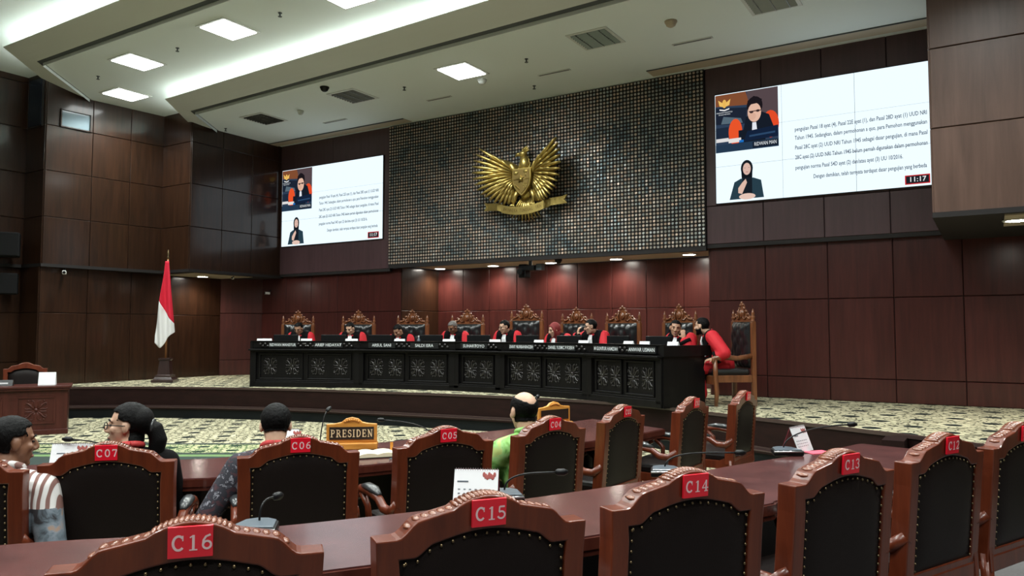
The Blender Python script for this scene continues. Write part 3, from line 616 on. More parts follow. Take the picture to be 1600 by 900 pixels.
# ------------------------------------------------------------------ emblem
em = thing('eagle_emblem', 'large golden eagle emblem with shield and ribbon on the disc wall', 'emblem', (-7.34, 12.27, 4.40))
def sgn_poly(pts, s): return [(p[0] * s, p[1]) for p in pts]
for s_ in (-1, 1):
    wing = MB()
    R0 = Vector((0.23 * s_, 0, 0.22))
    def feathers(n, a0, a1, L0, L1, Lm, wid, y, bow):
        for i in range(n):
            t = i / (n - 1); a = math.radians(a0 + (a1 - a0) * t)
            L = (L0 * (1 - t) + L1 * t) + Lm * math.sin(PI * t)
            d_ = Vector((-s_ * -math.cos(a), 0, math.sin(a)))
            base = R0 + Vector((0, 0, -0.22 * t))
            pts = []; rs = []
            for k in range(7):
                u = k / 6; p = base + d_ * (L * u); p.y = y - 0.05 * math.sin(PI * min(1, u * 0.9)) + bow * u * u
                p.z -= 0.03 * u * u if t < 0.6 else 0; pts.append(p); rs.append(wid * (0.45 + 0.75 * math.sin(PI * min(0.78, 0.15 + 0.7 * u))) * (1 - 0.45 * max(0, u - 0.82) / 0.18))
            wing.tube(pts, rs, 6, flat=0.45)
    feathers(16, 38, -84, 0.76, 0.40, 0.07, 0.062, 0.0, -0.03)
    feathers(13, 42, -80, 0.52, 0.27, 0.06, 0.052, -0.045, -0.02)
    feathers(10, 48, -76, 0.32, 0.17, 0.04, 0.042, -0.085, -0.01)
    wing.tube([(0.16 * s_, -0.07, 0.10), (0.20 * s_, -0.11, 0.22), (0.25 * s_, -0.11, 0.32), (0.32 * s_, -0.06, 0.38)], [0.04, 0.05, 0.045, 0.02], 8)
    wing.prism([(s_ * x, z) for x, z in [(0.14, 0.30), (0.30, 0.40), (0.62, 0.52), (0.74, 0.40), (0.76, 0.10), (0.66, -0.08), (0.48, -0.18), (0.28, -0.18), (0.16, -0.05)]], -0.012, 0.012, 'y')
    wing.v = [(x, y - 0.5 * max(0, abs(x) - 0.2), z) for x, y, z in wing.v]      # the wings sweep forward
    obj('wing', wing, M['gold'], em, True)
body = MB()
body.ell((0, -0.03, 0.0), (0.19, 0.10, 0.34), 16, 10); body.tube([(0, -0.03, 0.20), (-0.005, -0.06, 0.36), (-0.02, -0.07, 0.47)], [0.14, 0.095, 0.075], 12)
for k in range(7):
    for i in range(7):
        a = math.radians(-70 + 140 * i / 6 + (10 if k % 2 else 0)); rr = 0.145 - 0.011 * k
        body.ell((rr * math.sin(a) - 0.003 * k, -0.04 - 0.9 * rr * math.cos(a) * 0.75, 0.22 + 0.037 * k), (0.020, 0.012, 0.026), 6, 4)
obj('body', body, M['gold'], em, True)
hd = MB(); hd.ell((-0.03, -0.08, 0.52), (0.085, 0.07, 0.065), 12, 8); hd.tube([(-0.09, -0.09, 0.52), (-0.16, -0.10, 0.515), (-0.19, -0.10, 0.47)], [0.04, 0.03, 0.006], 8)
for i, (dx, dz) in enumerate([(0.00, 0.13), (0.05, 0.15), (0.08, 0.11), (-0.05, 0.10), (0.09, 0.06)]): hd.tube([(-0.02 + dx * 0.4, -0.08, 0.55), (dx * 0.8, -0.08, 0.53 + dz * 0.8), (dx * 1.3, -0.07, 0.53 + dz)], [0.02, 0.017, 0.004], 6)
hd.ell((-0.06, -0.14, 0.535), (0.012, 0.008, 0.012), 6, 4); obj('head', hd, M['gold'], em, True)
tail = MB()
for i in range(9):
    a = math.radians(-32 + 64 * i / 8); tail.tube([(0.02 * (i - 4), -0.02, -0.28), (0.02 * (i - 4) + math.sin(a) * 0.25, -0.06, -0.28 - 0.24 * math.cos(a)), (0.02 * (i - 4) + math.sin(a) * 0.42, -0.04, -0.28 - 0.46 * math.cos(a))], [0.03, 0.036, 0.012], 6, flat=0.5)
obj('tail', tail, M['gold'], em, True)
for s_ in (-1, 1):
    lg = MB(); lg.tube([(0.13 * s_, -0.08, -0.16), (0.20 * s_, -0.10, -0.28), (0.22 * s_, -0.12, -0.42)], [0.055, 0.045, 0.022], 8)
    for k in (-1, 0, 1): lg.tube([(0.22 * s_, -0.12, -0.42), (0.22 * s_ + 0.04 * k, -0.17, -0.45), (0.22 * s_ + 0.05 * k, -0.16, -0.51)], [0.018, 0.016, 0.006], 6)
    obj('leg', lg, M['gold'], em, True)
def shield_pts(k): return [(-0.20 * k, 0.21 * k), (0.20 * k, 0.21 * k), (0.205 * k, 0.02 * k), (0.17 * k, -0.13 * k), (0.09 * k, -0.24 * k), (0, -0.31 * k), (-0.09 * k, -0.24 * k), (-0.17 * k, -0.13 * k), (-0.205 * k, 0.02 * k)]
sh = MB(); sh.prism([(x, z + 0.02) for x, z in shield_pts(1.0)][::-1], -0.20, -0.10, 'y'); o = obj('shield', sh, M['gold'], em, bevel=0.012)
sf = MB(); sf.prism([(x, z + 0.02) for x, z in shield_pts(0.86)][::-1], -0.212, -0.19, 'y'); obj('shield_field', sf, M['gold_dark'], o)
sg = MB(); sg.box((0, -0.215, 0.02), (0.33, 0.012, 0.016)); sg.prism([(0.075 * math.cos(PI / 2 + i * PI / 5) * (1 if i % 2 == 0 else 0.42), 0.02 + 0.075 * math.sin(PI / 2 + i * PI / 5) * (1 if i % 2 == 0 else 0.42)) for i in range(10)][::-1], -0.236, -0.21, 'y')
sg.ell((-0.11, -0.215, 0.14), (0.045, 0.014, 0.035), 8, 6); sg.ell((-0.075, -0.215, 0.15), (0.018, 0.014, 0.02), 6, 4)           # bull head
sg.ell((0.10, -0.215, 0.16), (0.05, 0.014, 0.03), 8, 6); sg.box((0.10, -0.215, 0.10), (0.016, 0.012, 0.07))                     # tree
for i in range(6): sg.tube([(-0.14 + 0.02 * i, -0.218, -0.09 + -0.018 * i), (-0.12 + 0.02 * i, -0.218, -0.075 - 0.018 * i)], 0.009, 6)   # rice and cotton
for i in range(6): a = 2 * PI * i / 6; sg.ell((0.09 + 0.04 * math.cos(a), -0.216, -0.10 + 0.04 * math.sin(a)), (0.013, 0.008, 0.013), 6, 4)   # chain
obj('shield_symbol', sg, M['gold'], o, True)
rb = MB(); N = 24; pts = []
for i in range(N + 1):
    u = -1 + 2 * i / N; x = 0.46 * u; z = -0.565 + 0.075 * u * u; y = -0.20 + 0.03 * u * u; pts.append((x, y, z))
def ribbon(mb, pts, h, th=0.02):
    n = len(pts); v = []
    for (x, y, z) in pts: v += [(x, y, z - h / 2), (x, y, z + h / 2), (x, y + th, z + h / 2), (x, y + th, z - h / 2)]
    fc = [(4 * i + a, 4 * i + 4 + a, 4 * i + 4 + (a + 1) % 4, 4 * i + (a + 1) % 4) for i in range(n - 1) for a in range(4)]
    fc += [(0, 1, 2, 3), (4 * n - 1, 4 * n - 2, 4 * n - 3, 4 * n - 4)]; mb.add(v, fc)
ribbon(rb, pts, 0.15)
for s_ in (-1, 1):
    ribbon(rb, [(s_ * 0.46, -0.17, -0.49), (s_ * 0.43, -0.12, -0.47), (s_ * 0.50, -0.08, -0.46)], 0.15)
    ribbon(rb, [(s_ * 0.42, -0.10, -0.49), (s_ * 0.58, -0.13, -0.44), (s_ * 0.70, -0.11, -0.43), (s_ * 0.82, -0.09, -0.42)], 0.14)
    rb.prism([(s_ * 0.82, -0.35), (s_ * 0.90, -0.33), (s_ * 0.85, -0.415), (s_ * 0.90, -0.49), (s_ * 0.82, -0.49)][::s_], -0.10, -0.07, 'y')
o = obj('ribbon', rb, M['gold'], em, loc=(0.0, 0, 0)); recalc(o.data)
TXT = 'BHINNEKA TUNGGAL IKA'
lt = []
for i, chx in enumerate(TXT):
    if chx == ' ': continue
    u = (i - (len(TXT) - 1) / 2) / len(TXT) * 1.8; me = text_mesh(chx, 0.09, M['gold_dark'], 0.002, 0.62)
    me.transform(Matrix.Translation((0.46 * u, -0.203 + 0.03 * u * u, -0.565 + 0.075 * u * u)) @ Matrix.Rotation(-math.atan(0.326 * u), 4, 'Y') @ STAND); lt.append(me)
def join_meshes(name, mes, mats):
    bm = bmesh.new()
    for q in mes: bm.from_mesh(q)
    me = bpy.data.meshes.new(name); bm.to_mesh(me); bm.free()
    for q in mes: bpy.data.meshes.remove(q)
    for m_ in mats: me.materials.append(m_)
    return me
link('lettering', join_meshes('lettering', lt, [M['gold_dark']]), o)

# ------------------------------------------------------------------ video walls
E_ = {}
def em_(c): 
    k = tuple(round(x, 3) for x in c)
    if k not in E_: E_[k] = emit('screen_colour_%d' % len(E_), k, SCREEN)
    return E_[k]
def srgb(r_, g_, b_): return tuple(((x / 255) / 12.92 if x / 255 < 0.04045 else ((x / 255 + 0.055) / 1.055) ** 2.4) for x in (r_, g_, b_))
WHITE_S = emit('screen_white', (0.80, 0.93, 1.0), 1.12 * SCREEN)
LINES = ['pengujian Pasal 18 ayat (4), Pasal 22E ayat (1), dan Pasal 28D ayat (1) UUD NRI',
         'Tahun 1945. Sedangkan, dalam permohonan a quo, para Pemohon menggunakan',
         'Pasal 28C ayat (2) UUD NRI Tahun 1945 sebagai dasar pengujian, di mana Pasal',
         '28C ayat (2) UUD NRI Tahun 1945 belum pernah digunakan dalam permohonan',
         'pengujian norma Pasal 54D ayat (2) dan/atau ayat (3) UU 10/2016.',
         'Dengan demikian, telah ternyata terdapat dasar pengujian yang berbeda']
SW, SH = 3.15, 1.80
def layer(pols):
    """flat picture: list of (colour, polygon) stacked a hair apart, in the screen's x (right) and z (up)"""
    mats = []; mb = MB(); y = 0.0
    for col, pl in pols:
        mm = em_(srgb(*col))
        if mm not in mats: mats.append(mm)
        y -= 0.0004
        n = len(pl); mb.add([(p[0], y, p[1]) for p in pl], [tuple(range(n))], mats.index(mm))
    return mb, mats
def el(cx, cy, rx, ry, n=20, a0=0, a1=360): return [(cx + rx * math.cos(math.radians(a0 + (a1 - a0) * i / n)), cy + ry * math.sin(math.radians(a0 + (a1 - a0) * i / n))) for i in range(n)]
def rect(x0, y0, x1, y1): return [(x0, y0), (x1, y0), (x1, y1), (x0, y1)]
PIC = [((46, 62, 84), rect(0.01, 0.83, 1.0, 1.785)), ((84, 70, 74), rect(0.52, 1.2, 1.0, 1.785)), ((128, 76, 48), [(0.01, 1.60), (0.56, 1.56), (0.50, 1.785), (0.01, 1.785)]),
       ((28, 36, 52), [(0.01, 1.30), (0.50, 1.26), (0.52, 1.52), (0.01, 1.58)]), ((86, 104, 116), [(0.10, 1.30), (0.45, 1.28), (0.42, 1.36), (0.14, 1.42)]), ((30, 42, 60), rect(0.01, 1.02, 0.22, 1.24)),
       ((232, 84, 42), el(0.33, 1.14, 0.11, 0.22)), ((226, 76, 40), el(0.88, 1.20, 0.13, 0.22)), ((22, 28, 40), [(0.42, 0.98), (0.98, 1.0), (0.86, 1.36), (0.66, 1.46), (0.50, 1.36)]), ((22, 28, 40), rect(0.38, 0.94, 0.80, 1.16)),
       ((226, 230, 238), [(0.59, 1.06), (0.68, 1.06), (0.66, 1.26), (0.60, 1.26)]), ((28, 24, 28), el(0.64, 1.53, 0.125, 0.15)), ((226, 184, 162), el(0.635, 1.42, 0.105, 0.155)), ((28, 24, 28), [(0.525, 1.50), (0.56, 1.555), (0.70, 1.565), (0.745, 1.51), (0.755, 1.62), (0.63, 1.69), (0.53, 1.62)]),
       ((216, 172, 150), el(0.60, 1.36, 0.06, 0.06)), ((60, 44, 44), rect(0.55, 1.435, 0.74, 1.45)), ((60, 44, 44), el(0.59, 1.43, 0.03, 0.02)), ((60, 44, 44), el(0.69, 1.44, 0.03, 0.02)),
       ((20, 34, 58), [(0.46, 0.97), (1.0, 0.99), (1.0, 1.17), (0.52, 1.13)]), ((44, 72, 104), [(0.55, 1.03), (0.95, 1.05), (0.95, 1.08), (0.55, 1.06)]), ((222, 220, 220), rect(0.02, 1.0, 0.22, 1.06)), ((228, 224, 220), rect(0.22, 0.97, 0.42, 1.04)), ((30, 110, 190), rect(0.39, 0.96, 0.46, 1.0)),
       ((36, 56, 78), rect(0.01, 0.83, 1.0, 0.955)), ((22, 32, 46), rect(0.6, 0.845, 1.0, 0.945)),
       ((232, 182, 90), el(0.16, 1.63, 0.035, 0.07)), ((236, 190, 100), [(0.06, 1.70), (0.14, 1.64), (0.14, 1.58), (0.08, 1.60)]), ((236, 190, 100), [(0.26, 1.70), (0.18, 1.64), (0.18, 1.58), (0.24, 1.60)]), ((240, 240, 240), [(0.08, 1.55), (0.16, 1.53), (0.24, 1.55), (0.24, 1.53), (0.16, 1.51), (0.08, 1.53)])]
INT = [((22, 28, 34), el(0.50, 0.53, 0.095, 0.135)), ((18, 22, 28), [(0.42, 0.30), (0.58, 0.30), (0.59, 0.52), (0.41, 0.52)]), ((218, 182, 168), el(0.50, 0.52, 0.062, 0.098)), ((40, 62, 74), [(0.22, 0.04), (0.76, 0.04), (0.72, 0.32), (0.60, 0.37), (0.40, 0.37), (0.30, 0.32)]),
       ((24, 32, 40), [(0.42, 0.10), (0.58, 0.10), (0.58, 0.38), (0.43, 0.38)]), ((222, 186, 170), [(0.36, 0.14), (0.42, 0.12), (0.50, 0.30), (0.48, 0.36), (0.42, 0.30), (0.36, 0.22)]), ((228, 196, 182), el(0.50, 0.075, 0.13, 0.05)), ((70, 52, 52), rect(0.46, 0.535, 0.48, 0.54)), ((70, 52, 52), rect(0.525, 0.535, 0.545, 0.54)), ((170, 90, 90), rect(0.485, 0.465, 0.52, 0.473))]
def video_wall(x0, z0, w_, h_, label):
    t_ = thing('video_wall', label, 'screen', (x0, 12.375, z0))
    t_.scale = (w_ / SW, 1, h_ / SH)
    mb = MB(); mb.box((SW / 2, 0.03, SH / 2), (SW + 0.02, 0.05, SH + 0.02)); obj('housing', mb, M['joint'], t_)
    tile = MB(); tile.box((0, 0, 0), (1.05 - 0.006, 0.02, 0.6 - 0.006)); tm = tile.mesh('display_panel', WHITE_S)
    for i in range(3):
        for k in range(3): link('display_panel', tm, t_, (1.05 * (i + 0.5), 0.0, 0.6 * (k + 0.5)))
    mb, ms = layer(PIC); vf = obj('video_picture', mb, ms, t_, loc=(0, -0.0115, 0))
    mb, ms = layer(INT); obj('interpreter_picture', mb, ms, t_, loc=(0, -0.0115, 0))
    ink = em_(srgb(70, 82, 96)); li = []
    for i, sx_ in enumerate(LINES):
        f_ = (.415, .49, .575, .66, .75, .84)[i]; me = text_mesh(sx_, 0.088, ink, 0.0012, 1.0, 'LEFT', 0)
        xs = [v.co.x for v in me.vertices]; k = (1.80 if i < 4 else 1.48 if i == 4 else 1.52) / (max(xs) - min(xs))
        me.transform(Matrix.Translation((1.24 if i < 5 else 1.50, 0, SH * (1 - f_))) @ Matrix.Diagonal((k, 1, 1, 1)) @ STAND); li.append(me)
    link('caption_text', join_meshes('caption_text', li, [ink]), t_, (0, -0.0125, 0))
    mb, ms = layer([((200, 40, 44), rect(2.74, 0.03, 3.06, 0.165)), ((30, 34, 40), rect(2.755, 0.045, 3.045, 0.15))]); ck = obj('clock', mb, ms, t_, loc=(0, -0.0115, 0))
    me = text_mesh('11:17', 0.10, em_(srgb(240, 240, 240)), 0.001, 1.0, 'CENTER', 0); me.transform(Matrix.Translation((2.90, -0.002, 0.098)) @ STAND); link('clock_digits', me, ck)
    me = text_mesh('RIDWAN MAN', 0.085, em_(srgb(226, 232, 236)), 0, 0.62, 'LEFT', 0); me.transform(Matrix.Translation((0.625, -0.0125, 0.90)) @ STAND); link('name_text', me, vf)
    a = text_mesh('MAHKAMAH KONSTITUSI', 0.030, em_(srgb(226, 232, 236)), 0, 0.75, 'CENTER', 0); a.transform(Matrix.Translation((0.16, -0.0125, 1.485)) @ STAND)
    b = text_mesh('REPUBLIK INDONESIA', 0.026, em_(srgb(226, 232, 236)), 0, 0.75, 'CENTER', 0); b.transform(Matrix.Translation((0.16, -0.0125, 1.452)) @ STAND)
    link('emblem_text', join_meshes('emblem_text', [a, b], [em_(srgb(226, 232, 236))]), vf)
video_wall(-14.12, 3.575, 3.12, 1.80, 'smaller-looking lit video wall on the left, beside the dark box')
video_wall(-3.78, 3.69, 3.18, 1.80, 'lit video wall on the right, beside the walnut box')

# ------------------------------------------------------------------ judges' bench
BV = [Vector(p) for p in ((-11.9, 9.75), (-9.93, 10.58), (-8.02, 10.95), (-7.05, 10.95), (-5.24, 10.60), (-3.82, 9.98))]
bench = thing('judges_bench', 'long black carved bench running before the nine judges', 'bench', (0, 0, DZ))
TOPZ = 0.85
def seg_frame(i):
    a, b = BV[i], BV[i + 1]; d_ = (b - a); L = d_.length; d_.normalize(); return a, d_, Vector((-d_.y, d_.x)), L, math.atan2(d_.y, d_.x)
def flower_mesh():
    mb = MB()
    for sx_ in (-1, 1):
        for sz_ in (-1, 1):          # four mirrored scrolls around a centre
            f_ = lambda x, z: (sx_ * x, 0, sz_ * z)
            mb.tube([f_(0.02, 0.02), f_(0.06, 0.05), f_(0.10, 0.10), f_(0.135, 0.115), f_(0.145, 0.085), f_(0.12, 0.07)], [0.010, 0.016, 0.017, 0.014, 0.010, 0.006], 6, flat=0.8)
            mb.tube([f_(0.015, 0.03), f_(0.03, 0.08), f_(0.025, 0.13), f_(0.055, 0.155), f_(0.075, 0.13)], [0.009, 0.014, 0.014, 0.011, 0.006], 6, flat=0.8)
            mb.tube([f_(0.03, 0.012), f_(0.08, 0.022), f_(0.13, 0.018), f_(0.155, 0.04)], [0.008, 0.013, 0.011, 0.005], 6, flat=0.8)
            mb.ell(f_(0.075, 0.075), (0.022, 0.014, 0.022), 6, 4); mb.ell(f_(0.105, 0.145), (0.016, 0.012, 0.016), 6, 4)
    mb.ell((0, 0, 0), (0.030, 0.018, 0.030), 8, 5)
    return mb.mesh('carved_flower', M['relief'], True)
FLW = flower_mesh()
npan = [2, 2, 1, 2, 2]
NAMES = ['RIDWAN MANSYUR', 'ARIEF HIDAYAT', 'ARSUL SANI', 'SALDI ISRA', 'SUHARTOYO', 'ENNY NURBANINGSIH', 'DANIEL YUSMIC P FOEKH', 'M GUNTUR HAMZAH', 'ANWAR USMAN']
PLATE = [((-11.32, 10.0), 0), ((-10.49, 10.35), 0), ((-9.46, 10.66), 1), ((-8.61, 10.84), 1), ((-7.61, 10.95), 2), ((-6.59, 10.87), 3), ((-5.76, 10.70), 3), ((-4.86, 10.44), 4), ((-4.17, 10.14), 4)]
wk = MB()
for i in range(5):
    a, d_, n_, L, ang = seg_frame(i)
    bd = MB(); bd.box((L / 2, 0.04, 0.36), (L, 0.05, 0.70)); bd.box((L / 2, 0.0, 0.05), (L, 0.08, 0.10)); bd.box((L / 2, 0.0, 0.115), (L, 0.05, 0.03)); bd.box((L / 2, -0.015, 0.665), (L, 0.08, 0.03)); bd.box((L / 2, -0.04, 0.695), (L + 0.03, 0.14, 0.03))
    bd.box((L / 2, 0.03, 0.775), (L, 0.06, 0.15))
    obj('bench_front', bd, M['desk'], bench, loc=(a.x, a.y, 0), rz=ang, bevel=0.006)
    for e in ((0.045,) if i else (0.05,)) + (L - 0.05,):
        ps = MB(); ps.box((e, 0.005, 0.36), (0.11, 0.09, 0.62)); obj('post', ps, M['desk'], bench, loc=(a.x, a.y, 0), rz=ang, bevel=0.006)
    m_ = npan[i]; pw = (L - 0.24) / m_
    for k in range(m_):
        cx = 0.12 + pw * (k + 0.5); w2 = pw / 2 - 0.05
        fr = MB()
        for c_, s_ in (((0, 0, 0.235), (2 * w2, 0.03, 0.035)), ((0, 0, -0.235), (2 * w2, 0.03, 0.035)), ((-w2, 0, 0), (0.03, 0.03, 0.5)), ((w2, 0, 0), (0.03, 0.03, 0.5))): fr.box(c_, s_)
        P = Vector((a.x + d_.x * cx, a.y + d_.y * cx, 0.385))
        q = obj('carved_panel', fr, M['desk'], bench, loc=P, rz=ang, bevel=0.01)
        for sx_ in (-1, 1):
            o = link('carved_flower', FLW, q, (sx_ * w2 * 0.52, 0.012, 0.0)); o.scale = (min(0.88, w2 * 0.43 / 0.16),) * 2 + (0.95,)
    tp = MB(); tp.prism([(0, 0), (L, 0), (L - 0.02, 0.82), (0.02, 0.82)], 0.70, 0.735); obj('worktop', tp, M['desk'], bench, loc=(a.x, a.y, 0), rz=ang)
    ld_ = MB(); ld_.box((L / 2, 0.03, 0.855), (L + 0.02, 0.10, 0.014)); obj('ledge', ld_, M['desk'], bench, loc=(a.x, a.y, 0), rz=ang)
for a, d_, n_, nm in ((BV[0], *seg_frame(0)[1:3], 'l'), (BV[5], *seg_frame(4)[1:3], 'r')):
    c_ = a + n_ * 0.4; e = MB(); e.box((0, 0, 0.425), (0.05, 0.82, 0.85)); obj('end_panel', e, M['desk'], bench, loc=(c_.x, c_.y, 0), rz=math.atan2(d_.y, d_.x))
e = MB(); e.box((0, 0, 0.775), (0.07, 0.98, 0.15)); c_ = BV[5] + seg_frame(4)[2] * 0.46 + seg_frame(4)[1] * 0.02; obj('end_ledge', e, M['desk'], bench, loc=(c_.x, c_.y, 0), rz=seg_frame(4)[4])
for (x, y), si in PLATE:
    pass
for k, (((x, y), si), nm) in enumerate(zip(PLATE, NAMES)):
    a, d_, n_, L, ang = seg_frame(si)
    t_ = (Vector((x, y)) - a).dot(d_); p = a + d_ * t_ - n_ * 0.012
    mb = MB(); mb.box((0, 0, 0), (0.56, 0.02, 0.10)); pl = obj('nameplate', mb, M['plate'], loc=(p.x, p.y, DZ + 0.785), rz=ang)
    tag(pl, 'black nameplate reading %s on the bench front' % nm.lower().title() if False else 'black nameplate with white capitals on the bench, %s from the left' % ('first', 'second', 'third', 'fourth', 'fifth', 'sixth', 'seventh', 'eighth', 'ninth')[k], 'nameplate', 'nameplates along the judges bench')
    me = text_mesh(nm, 0.075, M['plate_ink'], 0.001, 1.0, 'CENTER', 0)
    xs = [v.co.x for v in me.vertices]; kx = min(1.0, 0.52 / (max(xs) - min(xs))); me.transform(Matrix.Translation((0, -0.0115, 0)) @ Matrix.Diagonal((kx, 1, 1, 1)) @ STAND); link('lettering', me, pl)
    if True:
        for sx_ in (-1, 1):
            cv = MB()
            for q in range(4): cv.ell((sx_ * 0.38 + 0.05 * (q - 1.5), -0.002, 0.02 * (-1) ** q), (0.03, 0.012, 0.022), 6, 4)
            pos = p + d_ * 0.0; obj('ledge_carving', cv, M['relief'], bench, True, loc=(p.x, p.y + 0.0, 0.785), rz=ang) if abs((t_ + sx_ * 0.38) - L / 2) < L / 2 - 0.1 else None
ORD = ('first', 'second', 'third', 'fourth', 'fifth', 'sixth', 'seventh', 'eighth', 'ninth')
# things on the bench
WZ = DZ + 0.735
MON = [(-11.6, 10.31, 0), (-10.72, 10.70, 0), (-9.82, 11.02, 1), (-8.78, 11.22, 1), (-7.80, 11.36, 2), (-6.76, 11.31, 3), (-5.86, 11.13, 3), (-4.88, 10.89, 4), (-4.1, 10.56, 4)]
for k, (x, y, si) in enumerate(MON):
    ang = seg_frame(si)[4]
    t_ = thing('monitor', 'black monitor on the judges bench seen from behind, %s from the left' % ORD[k], 'monitor', (x, y, WZ), ang, 'monitors on the judges bench')
    mb = MB(); mb.box((0, 0, 0.13), (0.50, 0.035, 0.22)); obj('display', mb, M['black'], t_, bevel=0.008)
    mb = MB(); mb.box((0, 0.0195, 0.13), (0.47, 0.004, 0.19)); obj('screen', mb, M['glass_dark'], t_)
    mb = MB(); mb.box((0, 0.02, 0.008), (0.2, 0.16, 0.016)); mb.box((0, 0.01, 0.04), (0.06, 0.03, 0.06)); obj('stand', mb, M['black'], t_)
CARDS = [(-11.85, 9.97, 0, 0.30), (-11.07, 10.31, 0, 0.22), (-10.23, 10.65, 0, 0.24), (-9.29, 10.91, 1, 0.22), (-8.3, 11.1, 1, 0.24), (-7.34, 11.13, 2, 0.22), (-6.4, 11.01, 3, 0.2), (-5.49, 10.85, 3, 0.2), (-4.6, 10.53, 4, 0.2), (-4.29, 10.39, 4, 0.16), (-3.80, 10.22, 4, 0.2)]
for k, (x, y, si, w_) in enumerate(CARDS):
    ang = seg_frame(si)[4]; n_ = seg_frame(si)[2]
    mb = MB(); mb.prism([(-0.05, 0), (0.05, 0), (0.004, 0.165), (-0.004, 0.165)], -w_ / 2, w_ / 2, 'x'); o = obj('tent_card', mb, M['paper'], loc=(x + n_.x * 0.06, y + n_.y * 0.06, WZ), rz=ang + (0.3 if k == 9 else 0))
    tag(o, 'white folded paper card standing on the judges bench, %s from the left' % (ORD + ('tenth', 'eleventh'))[k], 'card', 'white cards on the judges bench')
for k, (x, y, si, nm) in enumerate([(-9.0, 11.15, 1, 'bottle'), (-10.0, 10.9, 0, 'cup'), (-7.15, 11.2, 2, 'cup'), (-5.15, 10.75, 4, 'cup')]):
    mb = MB()
    if nm == 'bottle':
        mb.lathe([(0.03, 0), (0.032, 0.12), (0.030, 0.15), (0.013, 0.18), (0.013, 0.20)], 12); o = obj('water_bottle', mb, M['grey'], loc=(x, y, WZ), smooth=True); tag(o, 'small clear water bottle with dark neck between third and fourth judge', 'bottle')
        mb = MB(); mb.lathe([(0.015, 0.2), (0.015, 0.225)], 10); obj('cap', mb, M['white'], o)
    else:
        mb.lathe([(0.025, 0), (0.036, 0.11), (0.033, 0.11), (0.022, 0.01)], 14); o = obj('paper_cup', mb, M['white'], loc=(x, y, WZ), smooth=True); tag(o, 'small white cup on the judges bench beside the %s judge' % ('', 'third', 'fifth', 'seventh')[k], 'cup', 'cups on the judges bench')
        mb = MB(); mb.lathe([(0.032, 0.10), (0.001, 0.101)], 12); obj('drink', mb, M['pink'], o)

